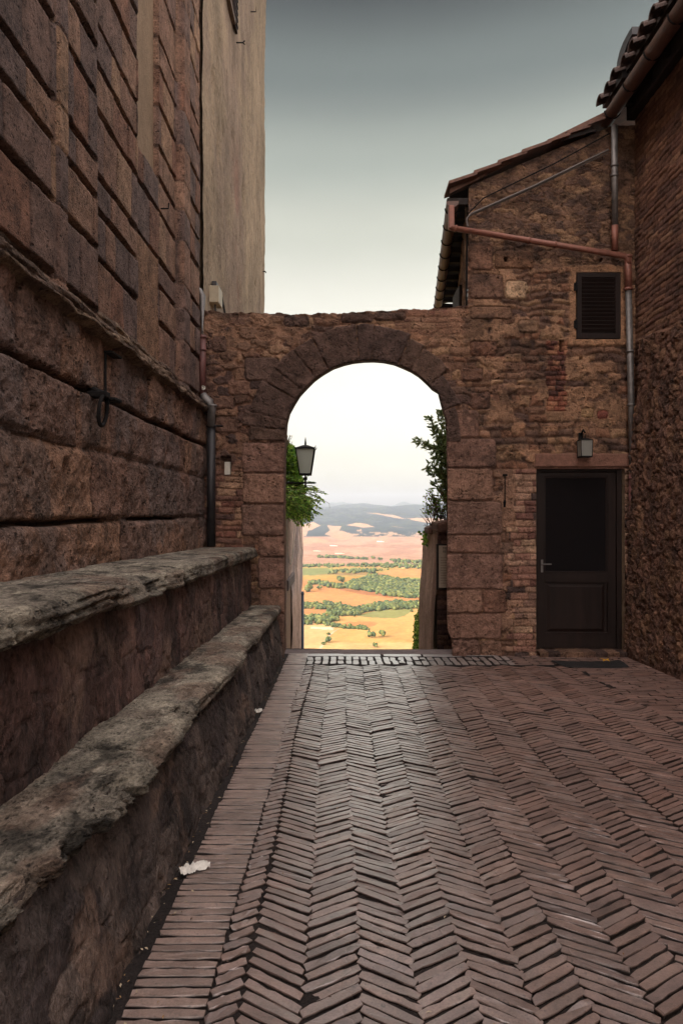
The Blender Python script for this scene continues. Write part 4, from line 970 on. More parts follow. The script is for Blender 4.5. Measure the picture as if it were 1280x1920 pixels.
for i in range(20): shb.box((XT+.05, wy1-.08, wz0+.05+i*.1), (XT+.062, wy1+.08, wz0+.09+i*.1), .002)
shb.build('shutter', M['shutter'], wn_)
for i, (px_h, py_h, lab) in enumerate(((443, 80, 'forked iron hook on the pale plaster below the tall building window'), (470, 22, 'bent iron hook at the top of the pale plaster near the sky'), (493, 509, 'small iron hook at the outer corner of the pale plastered building'))):
    d_ = 1.6*1280/(640-px_h); q = P(px_h, py_h, d_); mb = MB()
    if i == 0: mb.tube([q, q+Vector((.10, 0, 0)), q+Vector((.13, 0, .03))], .010, 6); mb.tube([q+Vector((.10, 0, 0)), q+Vector((.13, 0, -.03))], .008, 6)
    elif i == 1: mb.tube([q, q+Vector((.09, 0, 0)), q+Vector((.09, 0, .08))], .010, 6)
    else: mb.tube([q, q+Vector((.05, 0, 0)), q+Vector((.06, 0, -.03))], .012, 6)
    tag(mb.build('wall_hook', M['iron']), lab, 'hook')
# meter box with cables
mbx = empty('junction_box', P(396, 575, 8.5), 'cream electrical junction box with cables on the plaster just above the arch wall', 'junction box')
q = P(396, 556, 8.5); b = MB(); b.box((-1.62, 8.36, q.z-.115), (-1.50, 8.62, q.z+.095), .008); b.build('enclosure', M['box'], mbx)
b = MB(); b.tube([(-1.57, 8.5, q.z+.09), (-1.555, 8.5, q.z+.17), (-1.55, 8.7, q.z+.15), (-1.55, 9.1, q.z-.05), (-1.54, 9.6, q.z-.35)], .011, 6); b.tube([(-1.57, 8.55, q.z+.09), (-1.53, 8.6, q.z+.14), (-1.53, 8.9, q.z+.0), (-1.53, 9.4, q.z-.35)], .010, 6); b.tube([(-1.55, 8.6, q.z+.13), (-1.52, 8.75, q.z-.02), (-1.50, 9.1, q.z-.30)], .008, 6)
b.box((-1.60, 8.42, q.z+.11), (-1.54, 8.55, q.z+.17), .008); b.tube([(-1.56, 8.45, q.z-.11), (-1.55, 8.45, q.z-.3)], .012, 6)
b.build('cable', M['blackpipe'], mbx)

# ------------------------------------------------------------------ stone benches
def bench_slab(name, ztop, xin, xout, th, seed, lab, erod, y0, y1, basex, zb, du=.0095):
    root = empty(name, (xout, 5, G(5)), lab, 'stone bench', 'stepped stone benches along the building')
    pr = [(xin-.06, .0), (xout-.035, .0), (xout-.010, -.012), (xout, -.034), (xout, -th+.02), (xout-.015, -th), (basex-.02, -th-.005), (basex-.06, -th-.01)]
    ln = [0]
    for a, b in zip(pr[:-1], pr[1:]): ln.append(ln[-1]+math.hypot(b[0]-a[0], b[1]-a[1]))
    n = int(ln[-1]/.0085); s = np.linspace(0, ln[-1], n)
    x = np.interp(s, ln, [p[0] for p in pr]); z = np.interp(s, ln, [p[1] for p in pr])
    ys = np.arange(y0, y1, du); U, Sx = np.meshgrid(ys, s)
    Xb = np.repeat(x[:, None], len(ys), 1); Zb = np.repeat(z[:, None], len(ys), 1)
    out = ss(xout-.16, xout, Xb)                         # how near the exposed edge
    top = (Zb > -.02)
    erod = erod*(.30+.62*ss(6.2, 2.6, U))
    edge = (fbm(U*1.7, U*0, 5, seed)-.5)*.11*erod
    chunk = ss(.55, .68, fbm(U*3.1, Sx*2.5, 5, seed+2))*.07*erod
    r1 = fbm(U*7, Xb*11+Zb*9, 6, seed+3, .62)-.5; r2 = fbm(U*2.2, Xb*4+Zb*5, 4, seed+4)-.5
    # stones laid end to end: a joint every metre or so
    jy = np.cumsum(np.random.RandomState(seed).uniform(.75, 1.35, 12))+y0; dj = np.min(np.abs(U[..., None]-jy-(r2*.05)[..., None]), -1)
    sid = np.searchsorted(jy, ys); off = hash1(sid*1.7, seed)-.5
    r3 = fbm(U*24, Xb*34+Zb*30, 4, seed+33, .7)-.5
    wear = r1*.060*erod+r2*.035+r3*.030*erod
    strat = (fbm(U*2.4, Zb*70+Xb*5, 4, seed+7)-.5)*.06*erod
    XX = Xb+out*(edge*.8-chunk+wear*.8+strat*(~top))-.012*ss(.012, .003, dj)*out
    ZZ = ztop(U)+Zb+np.where(top, wear*.34-ss(xout-.12, xout, Xb)*np.abs(edge)*.25-chunk*out*.45, wear*.6)-ss(.014, .003, dj)*.010*top+(off*.012)[None, :]
    c = pal(fbm(U*1.6, Xb*2, 5, seed+5), [(116, 108, 98), (130, 122, 110), (140, 132, 118), (122, 112, 100), (108, 98, 90)])
    dirt = ss(.50, .66, fbm(U*6, Xb*9+Zb*9, 6, seed+6, .65)); c = c*(1-.70*dirt[..., None])
    pale = ss(.58, .7, fbm(U*9, Xb*12, 5, seed+9)); c = c*(1+.45*pale[..., None])
    rd = ss(.56, .68, fbm(U*3, Xb*6+3, 4, seed+12))[..., None]*.35; c = c*(1-rd)+s2l((126, 96, 80))*rd
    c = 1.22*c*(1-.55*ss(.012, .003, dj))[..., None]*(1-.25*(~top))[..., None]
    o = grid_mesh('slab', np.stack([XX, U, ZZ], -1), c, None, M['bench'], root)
    return root
zU = lambda y: -.262-.0185*y
zL = lambda y: -.845-.0305*y
ub = bench_slab('stone_bench', zU, -1.66, -.975, .115, 71, 'upper long stone bench with thick eroded slab against the rusticated wall', 1.0, 1.2, 7.98, -1.05, None)
lb = bench_slab('stone_bench', zL, -1.10, -.700, .085, 81, 'lower long stone bench with crumbling grey top above the brick border', 1.25, .75, 7.98, -.745, None, .0085)
def riser(par, x, ztop, zbot, y0, y1, seed, cols, du=.011, dz=.011, batter=0.0):
    ys = np.arange(y0, y1, du); t = np.linspace(0, 1, int(.75/dz)); U, T = np.meshgrid(ys, t)
    Z = ztop(U)*(1-T)+zbot(U)*T
    d_, a1_, a2_ = voronoi(U, Z, .30, .22, .95, seed, 1.2)
    h = ss(.02, .22, d_)*.008+(fbm(U*3.4, Z*2.2, 6, seed, .62)-.5)*.07+batter*T+.02*ss(.05, .3, T)
    c = pal(a1_, cols)*(.5+1.0*fbm(U*4, Z*3, 6, seed+2, .6))[..., None]*(.75+.25*ss(.01, .08, d_))[..., None]
    p = ss(.60, .68, fbm(U*2.2, Z*2.6, 5, seed+3))[..., None]*.6; c = c*(1-p)+s2l((136, 112, 98))*p
    grid_mesh('base', np.stack([x+h, U, Z], -1), c, None, M['benchbase'], par)
riser(ub, -1.075, lambda y: zU(y)-.03, lambda y: zL(y)-.06, 1.0, 7.98, 91, [(106, 82, 76), (96, 76, 71), (114, 90, 82), (88, 70, 67)])
riser(lb, -.785, lambda y: zL(y)-.03, lambda y: G(y)-.03, .7, 7.97, 95, [(96, 84, 78), (84, 74, 70), (106, 93, 86), (76, 66, 64)], .009, .009, .088)
en = MB(); en.add([(-1.066, 7.975, zU(8)-.05), (-.99, 7.975, zU(8)-.05), (-.99, 7.975, zU(8)-.14), (-1.066, 7.975, zU(8)-.14)], [(0, 1, 2, 3)])
# rubbish on the border
def paper(name, c, sx, sy, rz_, seed, lab):
    u = np.linspace(-1, 1, 26); v = np.linspace(-1, 1, 14); U, V = np.meshgrid(u, v)
    z = np.abs(fbm(U*2.2, V*2.0, 4, seed, .6)-.5)*.085+.004+.012*np.exp(-(V/.45)**2)
    a = U*sx*(1-.18*np.abs(V)); b = V*sy*(1-.3*U*U*.6+(fbm(U*3, V, 3, seed+1)-.5)*.14)
    x = c[0]+a*math.cos(rz_)-b*math.sin(rz_); y = c[1]+a*math.sin(rz_)+b*math.cos(rz_)
    o = grid_mesh(name, np.stack([x, y, G(y)+und(x, y)+z], -1), np.zeros(U.shape+(3,)), None, M['paper']); tag(o, lab, 'litter')
    return o
paper('crumpled_paper', (-.602, 2.80), .070, .027, .62, 3, 'larger crumpled white paper lying on the brick border near the camera')
paper('crumpled_paper', (-.655, 5.40), .030, .020, .3, 8, 'tiny scrap of white paper at the foot of the lower bench')

# dry bits blown against the foot of the bench and over the border
Lf_v = []; Lf_f = []; Lf_c = []; rr = np.random.RandomState(77)
for i in range(420):
    y = rr.uniform(1.4, 7.9); x = -.70+abs(rr.normal(0, .05)) if i % 3 else rr.uniform(-.7, 2.2); a = rr.uniform(0, pi); q = rr.uniform(.003, .011); z = G(y)+float(und(x, y))+.003
    b_ = len(Lf_v); ca, sa = math.cos(a)*q, math.sin(a)*q
    Lf_v += [(x-ca, y-sa, z), (x+sa*.4, y-ca*.4, z+q*.35), (x+ca, y+sa, z+.001), (x-sa*.4, y+ca*.4, z+q*.2)]; Lf_f.append((b_, b_+1, b_+2, b_+3))
    c = s2l([(150, 120, 84), (96, 74, 58), (176, 160, 136), (70, 56, 48)][rr.randint(4)]); Lf_c += [tuple(c)]*4
lo_ = np_mesh('leaf_litter', Lf_v, Lf_f, attr_mat('dry_litter', .9, 0), None, np.array(Lf_c), False); lo_['kind'] = 'stuff'

# ------------------------------------------------------------------ lane walls beyond the arch
lw = empty('lane_wall', (-.9, 12, -3.2), 'pale plastered lane wall with a small door, seen at the left through the arch', 'wall')
ys = np.arange(8.56, 15.9, .03); zs = np.arange(-6, .35, .03); U, V = np.meshgrid(ys, zs)
topz = np.interp(U, [8.5, 10, 13, 15.9], [.25, .12, -.08, -.24])+(fbm(U*2, U*0, 3, 2)-.5)*.05
xw = -.905+(fbm(U*1.0, V*1.0, 5, 4)-.5)*.10+(fbm(U*8, V*2, 4, 5)-.5)*.03
c = s2l((202, 176, 164))*(.5+1.0*fbm(U*3.2, V*1.2, 6, 6))[..., None]*np.ones(U.shape+(3,))
k = ss(.5, .6, fbm(U*1.2, V*1.0, 5, 7))[..., None]*.5; c = c*(1-k)+s2l((150, 140, 144))*k
k = ss(-1.3, -2.0, V)[..., None]*.4; c = c*(1-k)+s2l((160, 120, 92))*k
dmask = (cen(U) > 11.4) & (cen(U) < 12.5) & (cen(V) < -1.30)
grid_mesh('plaster_wall', np.stack([xw, U, np.minimum(V, topz)], -1), c, (cen(V) < cen(topz)+.02) & ~dmask, M['tower'], lw)
b = MB(); b.box((-1.55, 8.56, -6), (-.98, 15.9, -.3)); b.box((-1.25, 8.56, -.3), (-.95, 15.85, -.30+.03)); b.build('core', M['plaster'], lw)
b = MB(); b.box((-.985, 11.4, -4), (-.925, 12.5, -1.30)); dlo = b.build('door', M['lanedoor'], lw)
b = MB(); b.box((-.99, 11.2, -1.30), (-.865, 12.75, -1.12), .02); b.build('lintel', M['threshold'], lw)
for k_, y in enumerate((14.6,)):
    pipe('drainpipe', [(-.83, y, -1.70), (-.83, y, -6)],   .03, M['drain'], lw, rings=[((-.83, y, -1.75), (0, 0, 1))])
b = MB(); b.tube([(-.82, 10.2, -.1), (-.81, 10.3, -.55), (-.80, 10.5, -.78), (-.80, 10.8, -.83), (-.80, 11.2, -.72), (-.82, 11.8, -.4), (-.83, 12.3, -.1)], .006, 6); b.build('cable', M['white'], lw)
# right lane wall and the dark pier with the notice board
rw = empty('garden_wall', (1.3, 10, -2.6), 'rough lane wall with rounded coping, seen at the right through the arch', 'wall')
ys = np.arange(9.3, 11.0, .018); zs = np.arange(-5.0, .02, .018); U, V = np.meshgrid(ys, zs)
tpz = np.interp(U, [9.3, 10.2, 11], [-.175, -.19, -.33])
xw = np.interp(U, [9.3, 11.0], [1.33, 1.315])-(-.06)*0-(V+.2)*(-.012)+(fbm(U*2, V*2, 5, 14)-.5)*.05-.05*ss(-.25, -1.6, V)
c = s2l((184, 156, 140))*(.6+.8*fbm(U*4, V*1.3, 6, 16))[..., None]*np.ones(U.shape+(3,))
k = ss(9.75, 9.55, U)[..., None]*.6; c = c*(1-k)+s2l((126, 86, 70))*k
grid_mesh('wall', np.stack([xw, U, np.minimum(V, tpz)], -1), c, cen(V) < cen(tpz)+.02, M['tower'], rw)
b = MB(); b.box((1.38, 9.32, -5), (1.9, 10.98, -.22)); b.box((1.31, 10.95, -5), (1.9, 11.0, -.36)); b.build('core', M['plaster'], rw)
b = MB(); b.box((1.29, 9.22, -.24), (1.85, 9.9, -.10), .03, Matrix.Rotation(R(-9), 4, 'Y')); b.box((1.25, 9.9, -.30), (1.6, 10.4, -.19), .035, Matrix.Rotation(R(-12), 4, 'Y')); b.build('coping_stone', M['tile'], rw)
pier = MB(); 
u = np.arange(1.30, 1.95, .012); v = np.arange(-3, -.2, .012); U, V = np.meshgrid(u, v)
d_, _, i1, i2 = coursed(U, V, np.arange(-3.1, 0, .068), .2, .28, 7, .006, 4)
c = pal(i1, [(104, 76, 66), (90, 66, 60), (116, 86, 72), (80, 60, 56)])*(.5+.5*ss(0, .01, d_))[..., None]
grid_mesh('brick_face', np.stack([U, 9.30-ss(0, .014, d_)*(.008+.012*i2), V], -1), c, None, M['wall'], rw)
nb = empty('notice_board', P(836, 1061, 9.15), 'narrow beige notice board with faint dark lettering beside the right jamb of the arch', 'notice board')
q0 = P(822.5, 1102, 9.15); q1 = P(852, 1023, 9.15); b = MB(); b.box((q0.x, 9.15, q0.z), (q1.x, 9.17, q1.z), .004); b.build('panel', M['sign'], nb)
b = MB(); b.box((q0.x-.03, 9.18, q0.z-.03), (q1.x+.02, 9.21, q1.z+.02), .004); b.build('frame', M['darkwood'], nb)
def text(s, loc, size, mat, par, rot=(R(90), 0, 0)):
    cu = bpy.data.curves.new('lettering', 'FONT'); cu.body = s; cu.size = size; cu.extrude = .0006; cu.align_x = 'LEFT'
    o = bpy.data.objects.new('lettering', cu); link(o); o.location = loc; o.rotation_euler = rot; cu.materials.append(mat)
    bpy.context.view_layer.update(); dg = bpy.context.evaluated_depsgraph_get(); me = bpy.data.meshes.new_from_object(o.evaluated_get(dg))
    me.transform(o.matrix_world); bpy.data.objects.remove(o)
    n = bpy.data.objects.new('lettering', me)
    link(n, par); return n
text('ME\nRE', (q0.x+.05, 9.1485, q1.z-.05), .045, M['ink'], nb)
b = MB()
for i in range(11): b.box((q0.x+.02, 9.1482, q0.z+.06+i*.034), (q1.x-.02-.02*random.random(), 9.1495, q0.z+.064+i*.034))
b.build('ruled_line', M['oldwood'], nb)

# lane falling away beyond the threshold
u = np.linspace(-3, 3, 40); v = np.linspace(8.45, 30, 60); U, V = np.meshgrid(u, v)
grid_mesh('lane', np.stack([U, V, -1.86-(V-8.45)*.33+(fbm(U, V, 3, 4)-.5)*.03], -1), np.zeros(U.shape+(3,)), None, M['ground'])['kind'] = 'structure'

# street lantern beyond the arch
lc = P(572.5, 889, 10.5)
slm = lantern('street_lantern', tuple(lc), .142, 'four sided frosted street lantern with a spike on an iron bracket among the creeper', taper=.60)
b = MB(); b.tube([(lc.x, lc.y, lc.z-.01), (lc.x, lc.y, lc.z-.24)], .014, 8); zc = Z_(905.5, 10.5)
b.tube([(-.95, lc.y, zc), (-.60, lc.y, zc), (lc.x+.14, lc.y, zc), (lc.x+.17, lc.y, zc)], [.012, .014, .014, .004], 8); b.tube([(-.88, lc.y, zc-.25), (-.75, lc.y, zc-.06), (lc.x-.03, lc.y, zc)], .009, 6)
b.tube([(lc.x, lc.y, lc.z-.05), (lc.x, lc.y, lc.z-.09)], .03, 8)
b.build('bracket', M['iron'], slm)
b = MB(); b.tube([P(598, 930, 10.6), P(606, 938, 10.8), P(617, 944, 11.0), P(618, 953, 11.0)], .003, 5); tag(b.build('hanging_wire', M['cable']), 'thin loose wire dangling to the right of the street lantern', 'wire')

# ------------------------------------------------------------------ plants
LG = s2l(np.array([(112, 146, 58), (92, 128, 50), (138, 166, 72), (76, 108, 46), (156, 174, 88), (100, 134, 60)]))*1.45
LO = s2l(np.array([(138, 152, 104), (116, 134, 90), (158, 168, 120), (98, 116, 78), (170, 176, 130)]))*1.35
LD = s2l(np.array([(150, 128, 92), (128, 108, 80), (120, 118, 76), (168, 146, 108)]))
class Leaves:
    def __init__(s): s.v = []; s.f = []; s.c = []
    def leaf(s, p, d, n, L_, W_, col):
        d = d.normalized(); sd_ = d.cross(n).normalized(); nn = sd_.cross(d).normalized(); b = len(s.v)
        for a, w_, z in ((0, 0, 0), (.3, .8, .05), (.65, .9, .06), (1, 0, 0), (.65, -.9, .06), (.3, -.8, .05), (.5, 0, -.02)):
            s.v.append(tuple(p+d*(a*L_)+sd_*(w_*W_*.5)+nn*(z*L_)))
        s.f += [(b, b+1, b+6), (b+1, b+2, b+6), (b+2, b+3, b+6), (b+3, b+4, b+6), (b+4, b+5, b+6), (b+5, b, b+6)]
        s.c += [tuple(col)]*7
    def build(s, name, par=None): return np_mesh(name, s.v, s.f, M['leaf'], par, np.array(s.c), False)
def rv(): return Vector((random.gauss(0, 1), random.gauss(0, 1), random.gauss(0, 1))).normalized()
def spray(Lf, W, p, d, length, nl, ls, lw_, cols, droop=.0, spread=.9, r=.004):
    pts = [p]; q = p.copy(); dd = d.normalized()
    for i in range(nl):
        dd = (dd+Vector((0, 0, -droop))+rv()*.10).normalized(); q = q+dd*(length/nl); pts.append(q.copy())
        for sg in (-1, 1):
            sidev = dd.cross(Vector((0, 0, 1))+rv()*.3).normalized()*sg
            ld = (dd*.6+sidev*spread+rv()*.25+Vector((0, 0, -droop*2))).normalized()
            Lf.leaf(q, ld, (Vector((0, 0, 1))+rv()*.5), ls*random.uniform(.7, 1.15), lw_*random.uniform(.8, 1.2), cols[random.randrange(len(cols))]*random.uniform(.75, 1.25))
    Lf.leaf(q, dd, Vector((0, 0, 1))+rv()*.4, ls, lw_, cols[random.randrange(len(cols))])
    W.tube(pts, r, 4, False)
def plant(name, label, cat, loc): return empty(name, loc, label, cat)
# creeper at the left: pinnate sprays tumbling over the lane wall
cp = plant('creeper', 'bright green leafy creeper tumbling over the left lane wall below the street lantern', 'creeper', (-.9, 10.2, .1)); Lf = Leaves(); W = MB()
for i in range(330):
    y = random.uniform(9.3, 11.6)
    px_, py_ = random.uniform(520, 578), random.uniform(850, 958)
    if px_ > 536+(py_-850)*.42 or (py_ < 900 and px_ > 545): continue
    if py_ < 915: y = random.uniform(10.9, 11.6)
    p = P(px_, py_, y); p.x = min(p.x, -.42)
    d = Vector((random.uniform(.1, 1.0), random.uniform(-.6, .4), random.uniform(-.6, .5)))
    spray(Lf, W, p, d, random.uniform(.14, .28), 7, .060, .032, LG, .12)
for (px_, py_, dx, dz, ln) in ((570, 920, 1, .1, .34), (575, 930, 1, -.1, .26), (560, 940, .8, -.8, .30), (575, 945, .9, -.5, .24), (565, 955, .5, -1, .24), (572, 915, 1, .3, .2), (580, 925, 1, .0, .24), (556, 958, .2, -1, .2), (567, 950, .6, -1, .22)):
    for q in range(3): spray(Lf, W, P(px_+random.uniform(-5, 5), py_+random.uniform(-5, 5), random.uniform(9.8, 10.6)), Vector((dx, random.uniform(-.4, .3), dz)), ln*.9, 7, .056, .026, LG, .08)
Lf.build('foliage', cp); W.build('stem', M['bark'], cp)
# the taller clipped mass behind the lantern and the dry tuft above it
cp2 = plant('ivy', 'dense dark ivy mound rising behind the street lantern at the left jamb', 'ivy', (-1.0, 11.4, .1)); Lf = Leaves(); W = MB()
for i in range(2600):
    y = random.uniform(10.9, 12.2); t = random.random(); mxp = 566-12*max(0, t-.45)-14*max(0, t-.8)*4
    px_ = random.uniform(520, mxp); p = P(px_, 0, y); p.z = (960-(965-t*128))/1280*y
    Lf.leaf(p, rv()+Vector((.4, -.4, -.3)), rv()+Vector((.3, -.5, .6)), .075, .055, LG[random.randrange(4)]*random.uniform(.7, 1.3))
W.tube([(-1.05, 11.4, -.2), (-.95, 11.4, .5), (-.85, 11.3, .95)], .03, 6)
Lf.build('foliage', cp2); W.build('stem', M['bark'], cp2)
cp3 = plant('dry_tuft', 'pale dry twiggy tuft poking up at the left jamb above the ivy', 'shrub', (-.9, 11, 1.0)); Lf = Leaves(); W = MB()
for i in range(18): spray(Lf, W, P(534+random.uniform(-6, 3), 850, 10.9), Vector((random.uniform(-.1, .55), 0, 1)), random.uniform(.15, .30), 6, .035, .010, LD, -.02, .5, .003)
Lf.build('foliage', cp3); W.build('stem', M['bark'], cp3)
# laurel at the right: upright branches with oval leaves
bu = plant('laurel_bush', 'tall loose evergreen bush with oval leaves leaning out from the right jamb', 'bush', (1.6, 10, -.2)); Lf = Leaves(); W = MB()
def limb(a, b, n, ls, lw_, cols, dens=1.0, r=.008):
    a = P(*a); b = P(*b)
    for i in range(n):
        t = (i+random.random())/n; p = a.lerp(b, t)+rv()*.035
        for q in range(2):
            d = (b-a).normalized()*.7+rv()*.9; Lf.leaf(p, d, rv()+Vector((0, -.4, .6)), ls*random.uniform(.7, 1.2), lw_*random.uniform(.8, 1.2), cols[random.randrange(len(cols))]*random.uniform(.6, 1.15))
    W.tube([a, a.lerp(b, .5)+rv()*.01, b], [r, r*.7, r*.3], 5, False)
for (a, b, n) in (((842, 900, 10), (823, 770, 10), 90), ((846, 900, 10.2), (832, 765, 10.2), 90), ((838, 860, 9.9), (804, 782, 9.9), 55), ((836, 850, 9.8), (780, 826, 9.8), 46), ((834, 845, 9.9), (795, 838, 10), 26),
                  ((842, 900, 10), (815, 800, 10), 60), ((838, 900, 9.9), (800, 880, 9.9), 34), ((838, 905, 9.9), (808, 868, 9.9), 34), ((840, 880, 10.1), (812, 850, 10), 50), ((842, 940, 10), (812, 905, 10), 40),
                  ((842, 960, 10), (826, 880, 10), 80), ((845, 960, 10.2), (835, 820, 10.2), 120), ((850, 960, 10.4), (842, 800, 10.4), 90), ((840, 930, 9.8), (820, 860, 9.8), 60)):
    limb(a, b, n, .085, .034, LO[:4])
Lf.build('foliage', bu); W.build('branch', M['bark'], bu)
db_ = plant('dry_shrub', 'pale half dry shrub with bare twigs on the coping of the right lane wall', 'shrub', (1.45, 9.8, -.12)); Lf = Leaves(); W = MB()
for i in range(46):
    a = P(random.uniform(808, 842), random.uniform(968, 982), 9.8); b = P(random.uniform(793, 842), random.uniform(915, 962), random.uniform(9.6, 10)); m_ = a.lerp(b, .5)+rv()*.03; W.tube([a, m_, b], [.005, .004, .002], 4, False)
    for q in range(11): Lf.leaf(m_.lerp(b, random.random())+rv()*.03, rv()+Vector((0, 0, .5)), rv(), .045, .022, (LD if random.random() < .4 else LG)[random.randrange(4)]*random.uniform(.7, 1.1))
for i in range(14):
    a = P(random.uniform(800, 812), 985, 9.8); b = P(random.uniform(786, 802), random.uniform(940, 1000), 9.8); W.tube([a, a.lerp(b, .5)+rv()*.03, b], [.004, .003, .0015], 4, False)
Lf.build('foliage', db_); W.build('twig', M['bark'], db_)
iv = plant('ivy', 'small clump of glossy green ivy hanging on the corner of the right lane wall', 'ivy', (1.3, 10.6, -.5)); Lf = Leaves(); W = MB()
for i in range(110):
    p = P(random.gauss(802, 5), random.uniform(994, 1022), random.uniform(10.3, 10.8)); Lf.leaf(p, rv()+Vector((-.2, -.3, -.8)), Vector((-.5, -1, .3))+rv()*.4, .06, .05, LG[random.randrange(4)]*random.uniform(.6, 1))
W.tube([P(806, 985, 10.5), P(803, 1020, 10.5)], .006, 5); Lf.build('foliage', iv); W.build('stem', M['bark'], iv)
hg = plant('hedge', 'narrow green hedge climbing beside a white post, low at the right lane wall', 'hedge', (1.5, 13, -3.6)); Lf = Leaves(); W = MB()
for i in range(2400):
    py_ = random.uniform(1140, 1232); lo = np.interp(py_, [1140, 1155, 1190, 1232], [786, 777, 776, 772]); px_ = random.uniform(lo+random.uniform(0, 3), 806)
    if py_ < 1165 and random.random() < .35: continue
    p = P(px_, py_, random.uniform(12.6, 13.6)); Lf.leaf(p, rv(), Vector((-.6, -1, .4))+rv()*.6, .05, .04, LG[random.randrange(5)]*random.uniform(.5, 1))
for i in range(7): spray(Lf, W, P(783+i*2, 1150, 13), Vector((random.uniform(-.3, .3), 0, 1)), .16, 6, .03, .012, LD, 0)
W.tube([P(790, 1250, 13.1), P(790, 1170, 13.1)], .02, 6)
Lf.build('foliage', hg); W.build('stem', M['bark'], hg)
b = MB(); b.tube([P(787, 1250, 12.4), P(787, 1183, 12.4), P(788, 1180, 12.4)], .018, 8); b.tube([P(787, 1185, 12.4), P(792, 1185, 12.6)], .012, 6); b.tube([P(787, 1216, 12.4), P(792, 1216, 12.6)], .012, 6)
tag(b.build('white_post', M['white']), 'thin white metal post standing in front of the hedge at the right', 'post')

# ------------------------------------------------------------------ the valley
ZV = -180.0
def vx(y): return y
xa = np.concatenate([np.linspace(-.8, -.105, 60)[:-1], np.arange(-.105, .165, .00085), np.linspace(.165, .8, 60)[1:]])
dn = np.concatenate([[16, 25, 60, 120, 200, 300, 400, 520, 650, 780, 860], -ZV*1280/(np.arange(1222, 996, -.75)-960)]); dn = dn[dn < 6300]
dist = np.concatenate([dn, np.linspace(dn[-1]+25, 11500, 230), np.linspace(11600, 15500, 90)])
A, Yd = np.meshgrid(xa, dist); Xd = A*Yd
def gz_(x, y):
    z = np.interp(y, [16, 520, 700, 5200, 6300, 7400, 8600, 10200, 11500, 13000, 15500], [-4.6, ZV+6, ZV, ZV, ZV+26, ZV+70, ZV+140, ZV+255, ZV+292, ZV+270, ZV+365])
    far = ss(5600, 9000, y)
    z = z+far*(fbm(x/900, y/1300, 6, 5, .58)-.5)*165+ss(9500, 11500, y)*(fbm(x/700+4, y/5000, 4, 15)-.45)*70
    z = z+ss(12600, 15000, y)*(fbm(x/450, y/9000, 4, 25)-.5)*190
    z = z+ss(900, 1300, y)*(1-far)*(fbm(x/260, y/420, 4, 8)-.5)*13
    z = z+9*np.exp(-((y-1560)/170)**2-((x+60)/170)**2)+20*np.exp(-((y-2050)/260)**2-((x-150)/300)**2)
    return z
Zd = gz_(Xd, Yd)
pxs = 640+1280*A; pys = 960-1280*Zd/Yd
wx = (fbm(pxs/14, pys/5, 4, 71)-.5); wy = (fbm(pxs/14+9, pys/5, 4, 72)-.5)
# map coordinates (valley plan drawn in bearing / depression, which is a fixed map of the ground)
mx_ = pxs+wx*5; my_ = pys+wy*3
def inpoly(px, py, pts):
    r = np.zeros(px.shape, bool); n = len(pts); j = n-1
    for i in range(n):
        xi, yi = pts[i]; xj, yj = pts[j]
        c = ((yi > py) != (yj > py)) & (px < (xj-xi)*(py-yi)/((yj-yi)+1e-9)+xi); r ^= c; j = i
    return r
zp = lambda pts: [(550+a/4.741, 920+b/4.741) for a, b in pts]
GOLD, PALE, ORNG, PINK, GREEN, OCH = [s2l(c) for c in ((226, 178, 108), (230, 192, 132), (220, 157, 98), (210, 166, 138), (158, 158, 96), (206, 160, 84))]
TC = np.ones(Xd.shape+(3,))*GOLD
def lay(mask, col, k=1.0):
    global TC
    m_ = (mask*k)[..., None] if mask.dtype != bool else (mask.astype(float)*k)[..., None]
    TC = TC*(1-m_)+col*m_
lay(my_ > 1205, PALE, .7)
lay(inpoly(mx_, my_, zp([(-900, 1190), (380, 1190), (360, 1245), (300, 1310), (240, 1420), (100, 1700), (-900, 1700)])), PALE*.98)
lay(inpoly(mx_, my_, zp([(400, 1190), (470, 1168), (620, 1160), (760, 1175), (700, 1205), (560, 1222), (440, 1215)])), ORNG*.92)
lay(inpoly(mx_, my_, zp([(400, 1120), (550, 1105), (1060, 1050), (1300, 1040), (1300, 1140), (500, 1150), (390, 1160)])), GOLD*1.02)
lay(inpoly(pxs, pys, zp([(560, 1112), (760, 1060), (1068, 1048), (1040, 1078), (990, 1112), (900, 1136), (780, 1132), (690, 1128)])), GREEN)
lay(my_ < 1140, ORNG*1.02); lay(inpoly(mx_, my_, zp([(-900, 1040), (400, 1045), (420, 1080), (90, 1100), (-900, 1100)])), ORNG*.96)
lay(my_ < 1097, OCH); lay(inpoly(mx_, my_, zp([(60, 800), (130, 790), (300, 850), (260, 870), (90, 850)])), ORNG*.85)
lay(inpoly(mx_, my_, zp([(370, 860), (700, 900), (900, 940), (880, 955), (640, 925), (420, 885)])), s2l((170, 110, 76)), .7)
lay(my_ < 1081, s2l((190, 164, 92))); lay((my_ < 1078) & (my_ > 1074), s2l((150, 112, 84)), .6)
lay(inpoly(mx_, my_, zp([(60, 690), (340, 690), (345, 742), (60, 755)])), s2l((140, 148, 92)))
lay(inpoly(mx_, my_, zp([(740, 740), (900, 692), (1400, 695), (1400, 770), (1150, 780), (900, 760)])), ORNG*1.02)
lay(inpoly(mx_, my_, zp([(860, 772), (1400, 770), (1400, 800), (900, 790)])), s2l((168, 168, 96)))
lay(my_ < 1063, s2l((208, 158, 104))); lay(my_ < 1059, PINK*.92)
st_ = np.sin(my_*1.7+fbm(mx_/60, my_/6, 3, 80)*9)
lay((my_ < 1056).astype(float)*ss(.2, .9, st_), s2l((190, 138, 108)), .6)
lay(my_ < 1040, PINK*1.04)
lay((my_ < 1040).astype(float)*ss(.5, .62, fbm(mx_/50, my_/6, 4, 81)), s2l((188, 140, 116)), .7)
